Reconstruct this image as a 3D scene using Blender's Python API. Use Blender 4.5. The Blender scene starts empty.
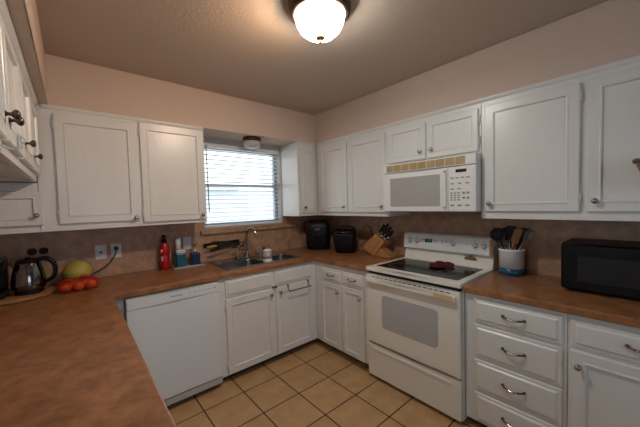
import bpy, bmesh, math, random
from mathutils import Vector, Matrix

random.seed(7)
S = bpy.context.scene
COL = S.collection
R = math.radians

# ------------------------------------------------------------------ camera
cam_d = bpy.data.cameras.new('camera')
cam = bpy.data.objects.new('camera', cam_d)
COL.objects.link(cam)
CAM = Vector((-2.4783, -2.8786, 1.4506))
yaw, pitch, roll = R(-40.504), R(-2.469), R(-1.576)
fwd = Vector((-math.sin(yaw) * math.cos(pitch), math.cos(yaw) * math.cos(pitch), math.sin(pitch)))
rgt = Vector((math.cos(yaw), math.sin(yaw), 0))
upv = rgt.cross(fwd)
r2 = rgt * math.cos(roll) + upv * math.sin(roll)
u2 = -rgt * math.sin(roll) + upv * math.cos(roll)
cam.matrix_world = Matrix(((r2.x, u2.x, -fwd.x, CAM.x), (r2.y, u2.y, -fwd.y, CAM.y), (r2.z, u2.z, -fwd.z, CAM.z), (0, 0, 0, 1)))
cam_d.sensor_fit = 'HORIZONTAL'
cam_d.sensor_width = 36.0
cam_d.lens = 289.244 / 640 * 36.0
cam_d.shift_x = 0.796 / 640
cam_d.shift_y = 2.652 / 640
cam_d.clip_start = 0.02
S.camera = cam

# ------------------------------------------------------------------ world, light, exposure
W = bpy.data.worlds.new('sky')
S.world = W
W.use_nodes = True
bgn = W.node_tree.nodes['Background']
bgn.inputs[0].default_value = (0.84, 0.92, 1.0, 1)
bgn.inputs[1].default_value = 3.3


def area(name, loc, rot, sx, sy, power, color, portal=False):
    d = bpy.data.lights.new(name, 'AREA')
    d.shape = 'RECTANGLE'
    d.size, d.size_y = sx, sy
    d.energy = power
    d.color = color
    o = bpy.data.objects.new(name, d)
    o.location = loc
    o.rotation_euler = rot
    COL.objects.link(o)
    if portal:
        d.cycles.is_portal = True
    return o


DAY = (0.68, 0.85, 1.0)
area('daylight_front_window', (-2.05, -5.12, 1.46), (R(90), 0, 0), 1.36, 1.02, 12.5, (0.66, 0.82, 1.0))
area('daylight_dining_window', (-4.92, -2.42, 1.50), (R(90), 0, R(-90)), 0.86, 0.92, 7.0, DAY)
area('sky_portal', (-1.05, 0.13, 1.67), (R(-90), 0, 0), 0.92, 0.90, 1, (1, 1, 1), portal=True)
LAMP_STRENGTH = 34.0      # glow of the dome itself
BULB_POWER = 8.0         # the working bulb, on the back left side inside the dome
DOWN_POWER = 17.0
LAMP_COLOR = (0.93, 0.905, 0.84)
BULB_COLOR = (1.0, 0.57, 0.27)

S.view_settings.view_transform = 'Standard'
S.view_settings.look = 'None'
S.view_settings.gamma = 1
S.view_settings.use_curve_mapping = False
S.view_settings.exposure = 0.06
S.cycles.use_denoising = True
S.cycles.max_bounces = 10
S.cycles.sample_clamp_indirect = 6.0


# ------------------------------------------------------------------ materials
def hexlin(r, g, b):
    f = lambda c: (c / 255 / 12.92) if c / 255 <= 0.04045 else ((c / 255 + 0.055) / 1.055) ** 2.4
    return (f(r), f(g), f(b), 1)


def mat(name, color, rough=0.5, metal=0.0, var=0.0, scale=8.0, bump=0.0, bscale=60.0, color2=None, stretch=None, **kw):
    m = bpy.data.materials.new(name)
    m.use_nodes = True
    nt = m.node_tree
    b = nt.nodes['Principled BSDF']
    if len(color) == 3:
        color = (*color, 1)
    b.inputs['Base Color'].default_value = color
    b.inputs['Roughness'].default_value = rough
    b.inputs['Metallic'].default_value = metal
    for k, v in kw.items():
        b.inputs[k].default_value = v
    tc = nt.nodes.new('ShaderNodeTexCoord')
    src = tc.outputs['Object']
    if stretch:
        mp = nt.nodes.new('ShaderNodeMapping')
        mp.inputs['Scale'].default_value = stretch
        nt.links.new(src, mp.inputs[0])
        src = mp.outputs[0]
    if var or color2:
        n = nt.nodes.new('ShaderNodeTexNoise')
        n.inputs['Scale'].default_value = scale
        n.inputs['Detail'].default_value = 6
        n.inputs['Roughness'].default_value = 0.65
        nt.links.new(src, n.inputs['Vector'])
        cr = nt.nodes.new('ShaderNodeValToRGB')
        c2 = color2 if color2 else tuple(c * (1 - var) for c in color[:3]) + (1,)
        if len(c2) == 3:
            c2 = (*c2, 1)
        cr.color_ramp.elements[0].position = 0.32
        cr.color_ramp.elements[1].position = 0.68
        cr.color_ramp.elements[0].color = c2
        cr.color_ramp.elements[1].color = color
        nt.links.new(n.outputs[0], cr.inputs[0])
        nt.links.new(cr.outputs[0], b.inputs['Base Color'])
    if bump:
        n2 = nt.nodes.new('ShaderNodeTexNoise')
        n2.inputs['Scale'].default_value = bscale
        n2.inputs['Detail'].default_value = 3
        nt.links.new(src, n2.inputs['Vector'])
        bp = nt.nodes.new('ShaderNodeBump')
        bp.inputs['Strength'].default_value = bump
        bp.inputs['Distance'].default_value = 0.004
        nt.links.new(n2.outputs[0], bp.inputs['Height'])
        nt.links.new(bp.outputs[0], b.inputs['Normal'])
    return m


M = {}
M['wall'] = mat('wall_paint', (0.63, 0.505, 0.425), 0.85, bump=0.5, bscale=70)
M['ceiling'] = mat('ceiling_paint', (0.56, 0.46, 0.38), 0.9, bump=0.55, bscale=55)
M['cab'] = mat('cabinet_paint', (0.76, 0.765, 0.75), 0.30, bump=0.22, bscale=26, stretch=(1.6, 1.6, 0.35), var=0.05, scale=3)
M['cabin'] = mat('cabinet_underside', (0.55, 0.52, 0.49), 0.6)
M['lam'] = mat('laminate', (0.41, 0.186, 0.076), 0.33, color2=(0.20, 0.078, 0.029), scale=16, bump=0.04, bscale=90)
M['splash'] = mat('laminate_backsplash', (0.54, 0.335, 0.21), 0.40, color2=(0.33, 0.19, 0.115), scale=13, bump=0.04, bscale=90)
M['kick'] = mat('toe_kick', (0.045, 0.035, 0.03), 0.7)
M['appl'] = mat('white_enamel', (0.80, 0.80, 0.79), 0.22)
M['dw'] = mat('dishwasher_white', (0.72, 0.77, 0.82), 0.28)
M['bisque'] = mat('cream_enamel', (0.80, 0.77, 0.70), 0.25)
M['greyglass'] = mat('grey_oven_window', (0.44, 0.445, 0.46), 0.18)
M['mwglass'] = mat('screened_microwave_window', (0.40, 0.385, 0.38), 0.25)
M['blackglass'] = mat('black_ceramic_glass', (0.006, 0.005, 0.005), 0.12, **{'Specular IOR Level': 0.10})
M['black'] = mat('black_plastic', (0.006, 0.006, 0.007), 0.42, **{'Specular IOR Level': 0.22})
M['blackgloss'] = mat('black_gloss_plastic', (0.006, 0.006, 0.006), 0.22, **{'Specular IOR Level': 0.22})
M['blackmat'] = mat('black_rubber', (0.015, 0.014, 0.014), 0.6)
M['darkwin'] = mat('dark_door_window', (0.016, 0.0155, 0.015), 0.3, **{'Specular IOR Level': 0.3})
M['steel'] = mat('brushed_steel', (0.50, 0.50, 0.51), 0.24, 1.0)
M['sinksteel'] = mat('sink_steel', (0.20, 0.21, 0.23), 0.25, 1.0)
M['chrome'] = mat('chrome', (0.75, 0.75, 0.76), 0.08, 1.0)
M['faucet_steel'] = mat('faucet_steel', (0.42, 0.41, 0.40), 0.14, 1.0)
M['nickel'] = mat('knob_nickel', (0.46, 0.43, 0.41), 0.14, 1.0)
M['pewter'] = mat('handle_pewter', (0.12, 0.10, 0.09), 0.28, 1.0)
M['copper'] = mat('handle_copper', (0.52, 0.41, 0.33), 0.18, 1.0)
M['brass'] = mat('old_brass', (0.42, 0.30, 0.12), 0.35, 1.0)
M['bronze'] = mat('oil_bronze', (0.055, 0.030, 0.018), 0.4, 0.5)
M['vent'] = mat('vent_filter', (0.40, 0.31, 0.15), 0.5, color2=(0.50, 0.38, 0.20), scale=14)
M['ventb'] = mat('vent_filter_brown', (0.40, 0.27, 0.11), 0.5, color2=(0.48, 0.34, 0.16), scale=14)
M['grey'] = mat('grey_plastic', (0.30, 0.30, 0.31), 0.4)
M['lgrey'] = mat('light_grey_plastic', (0.46, 0.48, 0.51), 0.4)
M['keys'] = mat('keypad_grey', (0.26, 0.26, 0.27), 0.5)
M['plate'] = mat('outlet_plastic', (0.66, 0.68, 0.70), 0.35)
M['brown'] = mat('brown_plastic', (0.035, 0.014, 0.009), 0.5, **{'Specular IOR Level': 0.15})
M['woodboard'] = mat('board_wood', (0.36, 0.185, 0.075), 0.45, color2=(0.25, 0.115, 0.045), scale=6, stretch=(1, 9, 9))
M['blockwood'] = mat('knife_block_wood', (0.50, 0.25, 0.085), 0.42, color2=(0.40, 0.18, 0.055), scale=5, stretch=(6, 1.5, 6))
M['spoonwood'] = mat('spoon_wood', (0.36, 0.15, 0.055), 0.5, color2=(0.26, 0.10, 0.04), scale=6, stretch=(8, 8, 1))
M['strip_wood'] = mat('strip_wood', (0.45, 0.20, 0.06), 0.5)
M['melon'] = mat('melon_rind', (0.56, 0.47, 0.085), 0.45, color2=(0.44, 0.38, 0.075), scale=10)
M['orange'] = mat('orange_peel', (0.90, 0.125, 0.012), 0.32, bump=0.2, bscale=160)
M['net'] = mat('red_net', (0.42, 0.010, 0.010), 0.5)
M['red'] = mat('red_bottle', (0.46, 0.010, 0.012), 0.25)
M['redcloth'] = mat('red_cloth', (0.13, 0.010, 0.010), 0.9, bump=0.6, bscale=90, var=0.5, scale=25)
M['teal'] = mat('teal_ceramic', (0.012, 0.12, 0.19), 0.3)
M['navy'] = mat('navy_ceramic', (0.010, 0.035, 0.105), 0.25)
M['crock'] = mat('white_stoneware', (0.86, 0.885, 0.92), 0.22)
M['crockblue'] = mat('blue_glaze', (0.010, 0.085, 0.17), 0.25)
M['tray'] = mat('grey_tray', (0.40, 0.41, 0.43), 0.4)
M['frost'] = mat('frosted_glass', (0.50, 0.50, 0.50), 0.35)
M['winframe'] = mat('window_frame_aluminium', (0.35, 0.37, 0.41), 0.45)
M['jamb'] = mat('window_jamb_paint', (0.55, 0.54, 0.54), 0.5)
M['blind'] = mat('blind_slat', (0.80, 0.81, 0.83), 0.4)
M['yellow'] = mat('yellow_plastic', (0.42, 0.32, 0.03), 0.4)
M['blade'] = mat('blade_steel', (0.62, 0.62, 0.64), 0.2, 1.0)
M['label'] = mat('paper_label', (0.60, 0.55, 0.58), 0.6, color2=(0.22, 0.16, 0.24), scale=26)
M['wicker'] = mat('dark_wicker', (0.26, 0.17, 0.11), 0.7, color2=(0.035, 0.028, 0.024), scale=70, bump=0.8, bscale=110)
M['cord'] = mat('black_cord', (0.012, 0.012, 0.012), 0.5)
M['yellowed'] = mat('yellowed_plastic', (0.66, 0.47, 0.22), 0.35)
M['ground'] = mat('outside_grass', (0.35, 0.40, 0.30), 0.9, var=0.3)
M['siding'] = mat('pale_blue_siding', (0.60, 0.69, 0.80), 0.8)
M['roof'] = mat('grey_roof', (0.45, 0.47, 0.5), 0.8)
M['housetrim'] = mat('white_house_trim', (0.85, 0.87, 0.9), 0.6)
M['screen'] = mat('dark_display', (0.012, 0.010, 0.012), 0.2)
M['deepdark'] = mat('dark_gap', (0.008, 0.007, 0.007), 0.8)
M['strap'] = mat('white_plastic', (0.72, 0.72, 0.71), 0.4)


def emit(name, color, strength):
    m = bpy.data.materials.new(name)
    m.use_nodes = True
    b = m.node_tree.nodes['Principled BSDF']
    b.inputs['Base Color'].default_value = (*color, 1)
    b.inputs['Emission Color'].default_value = (*color, 1)
    b.inputs['Emission Strength'].default_value = strength
    return m




def dome_glass():
    m = emit('lit_glass_dome', LAMP_COLOR, LAMP_STRENGTH)
    nt = m.node_tree
    t = nt.nodes.new('ShaderNodeBsdfTransparent')
    mx = nt.nodes.new('ShaderNodeMixShader')
    mx.inputs[0].default_value = 0.5
    nt.links.new(t.outputs[0], mx.inputs[1])
    nt.links.new(nt.nodes['Principled BSDF'].outputs[0], mx.inputs[2])
    nt.links.new(mx.outputs[0], nt.nodes['Material Output'].inputs[0])
    return m


M['lamp'] = dome_glass()
M['green'] = emit('green_clock_digits', (0.02, 0.45, 0.08), 0.22)


def tile_floor():
    m = bpy.data.materials.new('ceramic_floor_tile')
    m.use_nodes = True
    nt = m.node_tree
    b = nt.nodes['Principled BSDF']
    tc = nt.nodes.new('ShaderNodeTexCoord')
    mp = nt.nodes.new('ShaderNodeMapping')
    mp.inputs['Location'].default_value = (0.922 + 0.3, 0.805 + 0.306 * 3, 0)
    nt.links.new(tc.outputs['Object'], mp.inputs[0])
    br = nt.nodes.new('ShaderNodeTexBrick')
    br.offset = 0
    br.squash = 1
    br.inputs['Scale'].default_value = 1
    br.inputs['Brick Width'].default_value = 0.305
    br.inputs['Row Height'].default_value = 0.306
    br.inputs['Mortar Size'].default_value = 0.0048
    br.inputs['Mortar Smooth'].default_value = 0.15
    br.inputs['Color1'].default_value = (0.54, 0.335, 0.165, 1)
    br.inputs['Color2'].default_value = (0.49, 0.298, 0.145, 1)
    br.inputs['Mortar'].default_value = (0.028, 0.020, 0.015, 1)
    nt.links.new(mp.outputs[0], br.inputs['Vector'])
    n = nt.nodes.new('ShaderNodeTexNoise')
    n.inputs['Scale'].default_value = 9
    n.inputs['Detail'].default_value = 5
    nt.links.new(tc.outputs['Object'], n.inputs['Vector'])
    mx = nt.nodes.new('ShaderNodeMix')
    mx.data_type = 'RGBA'
    mx.blend_type = 'MULTIPLY'
    cr = nt.nodes.new('ShaderNodeValToRGB')
    cr.color_ramp.elements[0].color = (0.80, 0.78, 0.76, 1)
    cr.color_ramp.elements[1].color = (1.1, 1.08, 1.05, 1)
    cr.color_ramp.elements[0].position = 0.3
    cr.color_ramp.elements[1].position = 0.7
    nt.links.new(n.outputs[0], cr.inputs[0])
    mx.inputs[0].default_value = 0.8
    nt.links.new(br.outputs['Color'], mx.inputs[6])
    nt.links.new(cr.outputs[0], mx.inputs[7])
    nt.links.new(mx.outputs[2], b.inputs['Base Color'])
    bp = nt.nodes.new('ShaderNodeBump')
    bp.inputs['Strength'].default_value = 0.5
    bp.inputs['Distance'].default_value = 0.003
    bp.invert = True
    nt.links.new(br.outputs['Fac'], bp.inputs['Height'])
    nt.links.new(bp.outputs[0], b.inputs['Normal'])
    b.inputs['Roughness'].default_value = 0.42
    return m


M['tile'] = tile_floor()


def pane_material():
    m = bpy.data.materials.new('clear_window_glass')
    m.use_nodes = True
    nt = m.node_tree
    out = nt.nodes['Material Output']
    nt.nodes.remove(nt.nodes['Principled BSDF'])
    t = nt.nodes.new('ShaderNodeBsdfTransparent')
    g = nt.nodes.new('ShaderNodeBsdfGlossy')
    g.inputs['Roughness'].default_value = 0.02
    mx = nt.nodes.new('ShaderNodeMixShader')
    mx.inputs[0].default_value = 0.06
    nt.links.new(t.outputs[0], mx.inputs[1])
    nt.links.new(g.outputs[0], mx.inputs[2])
    nt.links.new(mx.outputs[0], out.inputs[0])
    return m


M['pane'] = pane_material()


# ------------------------------------------------------------------ mesh helpers
class Fr:
    """A frame of reference: a along u, b along v, c along n."""
    def __init__(s, u, v, n, o=(0, 0, 0)):
        s.u, s.v, s.n, s.o = Vector(u), Vector(v), Vector(n), Vector(o)

    def __call__(s, a, b, c):
        return s.o + s.u * a + s.v * b + s.n * c


WLD = Fr((1, 0, 0), (0, 1, 0), (0, 0, 1))
BACK = Fr((1, 0, 0), (0, 0, 1), (0, -1, 0))      # a = x, b = z, c = -y
RIGHT = Fr((0, -1, 0), (0, 0, 1), (-1, 0, 0))    # a = -y, b = z, c = -x
LEFT = Fr((0, 1, 0), (0, 0, 1), (1, 0, 0))       # a = y, b = z, c = x


def add_box(bm, F, a0, a1, b0, b1, c0, c1, bev=0.0, seg=2):
    t = bmesh.new()
    vs = [t.verts.new(F(a, b, c)) for c in (c0, c1) for b in (b0, b1) for a in (a0, a1)]
    for f in ((0, 1, 3, 2), (4, 5, 7, 6), (0, 1, 5, 4), (2, 3, 7, 6), (0, 2, 6, 4), (1, 3, 7, 5)):
        t.faces.new([vs[i] for i in f])
    if bev:
        bmesh.ops.bevel(t, geom=t.edges[:], offset=bev, segments=seg, affect='EDGES', profile=0.5)
    merge(bm, t)


def merge(bm, t):
    bmesh.ops.recalc_face_normals(t, faces=t.faces[:])
    mp = {}
    for v in t.verts:
        mp[v] = bm.verts.new(v.co)
    for f in t.faces:
        try:
            nf = bm.faces.new([mp[v] for v in f.verts])
            nf.smooth = f.smooth
        except ValueError:
            pass
    t.free()


def add_panel(bm, F, a0, a1, b0, b1, c, prof):
    """Rectangular rings stepping inwards: prof = [(inset, height above c)], closed at both ends."""
    t = bmesh.new()
    rings = []
    for ins, h in prof:
        rings.append([t.verts.new(F(a, b, c + h)) for a, b in ((a0 + ins, b0 + ins), (a1 - ins, b0 + ins), (a1 - ins, b1 - ins), (a0 + ins, b1 - ins))])
    t.faces.new(rings[0][::-1])
    for r0, r1 in zip(rings, rings[1:]):
        for i in range(4):
            j = (i + 1) % 4
            t.faces.new((r0[i], r0[j], r1[j], r1[i]))
    t.faces.new(rings[-1])
    merge(bm, t)


def add_lathe(bm, F, prof, seg=24, o=(0, 0, 0), sa=1.0, sb=1.0, smooth=True):
    """prof = [(radius, height)], turned about the n axis of F through o (given in F)."""
    t = bmesh.new()
    rings = []
    for r, h in prof:
        if r < 1e-6:
            rings.append([t.verts.new(F(o[0], o[1], o[2] + h))])
        else:
            rings.append([t.verts.new(F(o[0] + sa * r * math.cos(2 * math.pi * i / seg), o[1] + sb * r * math.sin(2 * math.pi * i / seg), o[2] + h)) for i in range(seg)])
    for r0, r1 in zip(rings, rings[1:]):
        for i in range(seg):
            j = (i + 1) % seg
            if len(r0) == 1 and len(r1) == 1:
                continue
            if len(r0) == 1:
                f = (r0[0], r1[i], r1[j])
            elif len(r1) == 1:
                f = (r0[i], r0[j], r1[0])
            else:
                f = (r0[i], r0[j], r1[j], r1[i])
            t.faces.new(f).smooth = smooth
    if len(rings[0]) > 1:
        t.faces.new(rings[0][::-1])
    if len(rings[-1]) > 1:
        t.faces.new(rings[-1])
    merge(bm, t)


def catmull(pts, n=6):
    P = [Vector(p) for p in pts]
    if len(P) < 3:
        return P
    Q = [P[0] * 2 - P[1]] + P + [P[-1] * 2 - P[-2]]
    out = []
    for i in range(1, len(Q) - 2):
        for k in range(n):
            t = k / n
            a, b, c, d = Q[i - 1], Q[i], Q[i + 1], Q[i + 2]
            out.append(0.5 * ((2 * b) + (c - a) * t + (2 * a - 5 * b + 4 * c - d) * t * t + (3 * b - a - 3 * c + d) * t ** 3))
    out.append(P[-1])
    return out


def add_tube(bm, pts, r, seg=10, smooth=0, radii=None, flat=1.0):
    P = catmull(pts, smooth) if smooth else [Vector(p) for p in pts]
    t = bmesh.new()
    n = len(P)
    tang = [(P[min(i + 1, n - 1)] - P[max(i - 1, 0)]).normalized() for i in range(n)]
    ref = Vector((0, 0, 1)) if abs(tang[0].z) < 0.9 else Vector((1, 0, 0))
    nrm = (ref - tang[0] * ref.dot(tang[0])).normalized()
    rings = []
    for i in range(n):
        nrm = (nrm - tang[i] * nrm.dot(tang[i])).normalized()
        bi = tang[i].cross(nrm)
        if radii:
            x = i / (n - 1) * (len(radii) - 1)
            k = min(int(x), len(radii) - 2)
            rr = radii[k] * (1 - (x - k)) + radii[k + 1] * (x - k)
        else:
            rr = r
        rings.append([t.verts.new(P[i] + nrm * rr * math.cos(2 * math.pi * j / seg) + bi * rr * flat * math.sin(2 * math.pi * j / seg)) for j in range(seg)])
    for r0, r1 in zip(rings, rings[1:]):
        for i in range(seg):
            j = (i + 1) % seg
            t.faces.new((r0[i], r0[j], r1[j], r1[i])).smooth = True
    t.faces.new(rings[0][::-1])
    t.faces.new(rings[-1])
    merge(bm, t)


def add_cells(bm, F, aa, bb, filled, c0, c1):
    """Union of grid cells extruded from c0 to c1 (one watertight solid with holes)."""
    t = bmesh.new()
    V = {}

    def vert(i, j, k):
        if (i, j, k) not in V:
            V[(i, j, k)] = t.verts.new(F(aa[i], bb[j], (c0, c1)[k]))
        return V[(i, j, k)]
    on = lambda i, j: 0 <= i < len(aa) - 1 and 0 <= j < len(bb) - 1 and filled(i, j)
    for i in range(len(aa) - 1):
        for j in range(len(bb) - 1):
            if not on(i, j):
                continue
            q = [(i, j), (i + 1, j), (i + 1, j + 1), (i, j + 1)]
            t.faces.new([vert(*p, 1) for p in q])
            t.faces.new([vert(*p, 0) for p in q[::-1]])
            for (di, dj), (p, r) in {(0, -1): (q[0], q[1]), (1, 0): (q[1], q[2]), (0, 1): (q[2], q[3]), (-1, 0): (q[3], q[0])}.items():
                if not on(i + di, j + dj):
                    t.faces.new((vert(*p, 0), vert(*r, 0), vert(*r, 1), vert(*p, 1)))
    bmesh.ops.dissolve_limit(t, angle_limit=0.01, verts=t.verts[:], edges=t.edges[:])
    merge(bm, t)


def add_prism(bm, F, pts, c0, c1, bev=0.0):
    t = bmesh.new()
    lo = [t.verts.new(F(a, b, c0)) for a, b in pts]
    hi = [t.verts.new(F(a, b, c1)) for a, b in pts]
    t.faces.new(lo[::-1])
    t.faces.new(hi)
    for i in range(len(pts)):
        j = (i + 1) % len(pts)
        t.faces.new((lo[i], lo[j], hi[j], hi[i]))
    if bev:
        bmesh.ops.bevel(t, geom=t.edges[:], offset=bev, segments=2, affect='EDGES', profile=0.5)
    merge(bm, t)


def rrect(a0, a1, b0, b1, r, n=5):
    pts = []
    for (ca, cb, s) in ((a1 - r, b1 - r, 0), (a0 + r, b1 - r, 90), (a0 + r, b0 + r, 180), (a1 - r, b0 + r, 270)):
        for k in range(n + 1):
            t = R(s + 90 * k / n)
            pts.append((ca + r * math.cos(t), cb + r * math.sin(t)))
    return pts


def new():
    return bmesh.new()


def worldloc(o):
    v = Vector((0, 0, 0))
    while o is not None:
        v += o.location
        o = o.parent
    return v


def obj(name, bm, m, parent=None, base=None, bevel=0.0, label=None):
    """Link the bmesh (in world coordinates) as one mesh object."""
    me = bpy.data.meshes.new(name)
    b0 = worldloc(parent) if parent is not None else Vector(base if base else (0, 0, 0))
    bmesh.ops.translate(bm, verts=bm.verts[:], vec=-b0)
    bm.to_mesh(me)
    bm.free()
    me.materials.append(M[m] if isinstance(m, str) else m)
    o = bpy.data.objects.new(name, me)
    COL.objects.link(o)
    if parent is not None:
        o.parent = parent
    else:
        o.location = b0
    if bevel:
        md = o.modifiers.new('bevel', 'BEVEL')
        md.width = bevel
        md.segments = 2
        md.limit_method = 'ANGLE'
        md.angle_limit = R(40)
    if label:
        o['label'] = label
    return o


def box(name, m, parent, F, *dims, bev=0.0, label=None):
    bm = new()
    add_box(bm, F, *dims, bev=bev)
    return obj(name, bm, m, parent, label=label)


def thing(name, label, cat, loc, group=None):
    o = bpy.data.objects.new(name, None)
    o.empty_display_size = 0.05
    COL.objects.link(o)
    o.location = loc
    o['label'] = label
    o['category'] = cat
    if group:
        o['group'] = group
    return o


def tag(o, label, cat, group=None):
    o['label'] = label
    o['category'] = cat
    if group:
        o['group'] = group
    return o


def struct(name, bm, m, parent=None, bevel=0.0):
    o = obj(name, bm, m, parent, bevel=bevel)
    if parent is None:
        o['kind'] = 'structure'
    return o


# ------------------------------------------------------------------ the room
ZC, ZS, ZU, ZT, ZB = 2.455, 2.129, 1.318, 0.912, 0.872
DS, DU = 0.334, 0.334
X0, Y0 = -5.0, -5.2
XW = -3.02
YR = -1.330           # left side of the range and microwave bay
YR2 = -2.090          # right side

bm = new(); add_box(bm, WLD, X0 - 0.1, 0.12, Y0 - 0.1, 0.12, -0.1, 0.0)
struct('floor', bm, 'tile')
bm = new(); add_box(bm, WLD, X0 - 0.1, 0.12, Y0 - 0.1, 0.12, ZC, ZC + 0.1)
struct('ceiling', bm, 'ceiling')

WX0, WX1, WZ0, WZ1 = -1.505, -0.603, 1.236, 2.085
bm = new()
aa, bb = [X0, WX0, WX1, 0.12], [0, WZ0, WZ1, ZC]
add_cells(bm, BACK, aa, bb, lambda i, j: not (i == 1 and j == 1), -0.12, 0.0)
struct('wall_back', bm, 'wall')
bm = new(); add_box(bm, RIGHT, 0.0, -Y0, 0, ZC, -0.12, 0.0)
struct('wall_right', bm, 'wall')
bm = new(); add_box(bm, WLD, XW - 0.1, XW, -2.02, 0.0, 0, ZC)
struct('wall_left', bm, 'wall')
bm = new()
add_cells(bm, BACK, [X0, -2.80, -1.30, 0.0], [0, 0.90, 2.02, ZC], lambda i, j: not (i == 1 and j == 1), -Y0, -Y0 + 0.12)
struct('wall_front', bm, 'wall')
bm = new()
add_cells(bm, Fr((0, 1, 0), (0, 0, 1), (1, 0, 0)), [Y0, -2.90, -1.94, 0.0], [0, 1.0, 2.0, ZC], lambda i, j: not (i == 1 and j == 1), X0 - 0.12, X0)
struct('wall_dining', bm, 'wall')

# dropped soffits above the cabinets (back, right and left)
bm = new(); add_box(bm, BACK, XW, 0.0, ZS, ZC, 0.0, DS, bev=0.004)
struct('trim_1', bm, 'wall')
bm = new(); add_box(bm, RIGHT, DS - 0.01, 3.6, ZS, ZC, 0.0, DS, bev=0.004)
struct('trim_2', bm, 'wall')
bm = new(); add_box(bm, WLD, XW, -2.560, -2.30, -DS + 0.01, ZS, ZC, bev=0.004)
struct('trim_3', bm, 'wall')

# backsplash sheets
bm = new()
add_cells(bm, BACK, [XW, WX0, WX1, 0.0], [ZT + 0.0005, WZ0 - .001, ZU + 0.02], lambda i, j: not (i == 1 and j == 1), 0.0, 0.006)
struct('trim_4', bm, 'splash')
bm = new()
add_box(bm, RIGHT, 0.006, 1.2975, ZT + 0.0005, 1.36, 0.0, 0.006)
add_box(bm, RIGHT, 1.3005, 3.6, ZT - 0.3, 1.372, 0.0, 0.006)
struct('trim_5', bm, 'splash')

# ------------------------------------------------------------------ kitchen window, its ledge and blind
w = bpy.data.objects.new('window_1', None); COL.objects.link(w)
w.location = (-1.05, 0.08, WZ0); w['kind'] = 'structure'
bm = new()
add_cells(bm, BACK, [WX0, WX0 + .045, WX1 - .045, WX1], [WZ0, WZ0 + .045, WZ1 - .05, WZ1], lambda i, j: not (i == 1 and j == 1), -0.115, -0.07)
obj('window_frame', bm, 'winframe', w, bevel=0.003)
bm = new(); add_box(bm, BACK, WX0 + .045, WX1 - .045, 1.652, 1.682, -0.11, -0.066, bev=0.003)
obj('meeting_rail', bm, 'winframe', w)
bm = new(); add_box(bm, BACK, WX0 + .046, WX1 - .046, WZ0 + .046, 1.652, -0.092, -0.088)
obj('pane', bm, 'pane', w)
bm = new(); add_box(bm, BACK, WX0 + .046, WX1 - .046, 1.682, WZ1 - .051, -0.100, -0.096)
obj('pane', bm, 'pane', w)
bm = new()
add_box(bm, BACK, WX0 - 0.0, WX0 + .003, WZ0, WZ1, -0.07, 0.0)
add_box(bm, BACK, WX1 - .003, WX1, WZ0, WZ1, -0.07, 0.0)
add_box(bm, BACK, WX0, WX1, WZ1 - .003, WZ1, -0.07, 0.0)
add_box(bm, BACK, WX0, WX1, WZ0, WZ0 + .003, -0.07, 0.0)
obj('jamb', bm, 'jamb', w)
bm = new()
add_box(bm, BACK, -1.545, -0.425, 1.182, 1.218, 0.0065, 0.042, bev=0.004)
obj('window_ledge', bm, 'splash', w, label='brown laminate ledge under the window')
bm = new()
add_box(bm, BACK, WX1 + 0.0, WX1 + .008, WZ0 - .01, ZS, 0.0, 0.010)
add_box(bm, BACK, WX0, WX1, WZ1, ZS, 0.0, 0.008)
obj('casing', bm, 'jamb', w)

bl = thing('window_blind', 'white horizontal blind with open slats in the bright window over the sink', 'blind', (-1.05, -0.0, WZ1 - .03))
BY = -0.032
bm = new(); add_box(bm, BACK, WX0 + .008, WX1 - .006, WZ1 - .045, WZ1 - .004, BY - .026, BY + .026, bev=.003)
obj('headrail', bm, 'blind', bl)
z = WZ1 - .075
k = 0
bm = new()
while z > WZ0 + .05:
    t = bmesh.new()
    prof = []
    for i in range(6):
        d = -0.024 + 0.048 * i / 5
        prof.append((d, 0.0035 * (1 - (d / .024) ** 2) + d * 0.10))
    top = [[t.verts.new((x, -(BY + d), z + h + .0011)) for d, h in prof] for x in (WX0 + .010, WX1 - .008)]
    bot = [[t.verts.new((x, -(BY + d), z + h - .0011)) for d, h in prof] for x in (WX0 + .010, WX1 - .008)]
    for i in range(5):
        t.faces.new((top[0][i], top[0][i + 1], top[1][i + 1], top[1][i]))
        t.faces.new((bot[0][i], bot[1][i], bot[1][i + 1], bot[0][i + 1]))
    for e in (0, 5):
        t.faces.new((top[0][e], top[1][e], bot[1][e], bot[0][e]))
    for s in (0, 1):
        t.faces.new(top[s] + bot[s][::-1])
    merge(bm, t)
    z -= 0.0445
    k += 1
obj('slats', bm, 'blind', bl)
bm = new(); add_box(bm, BACK, WX0 + .010, WX1 - .008, WZ0 + .006, WZ0 + .026, BY - .024, BY + .024, bev=.003)
obj('bottom_rail', bm, 'blind', bl)
for cx in (WX0 + .16, -1.05, WX1 - .16):
    bm = new()
    add_tube(bm, [(cx, -(BY + .0255), WZ1 - .04), (cx, -(BY + .0255), WZ0 + .02)], .0011, 5)
    obj('ladder_cord', bm, 'blind', bl)
bm = new()
add_tube(bm, [(-1.452, .0, WZ1 - .03), (-1.452, -.004, WZ1 - .06), (-1.447, -.006, 1.40)], .0055, 8)
obj('tilt_wand', bm, 'keys', bl)

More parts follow.
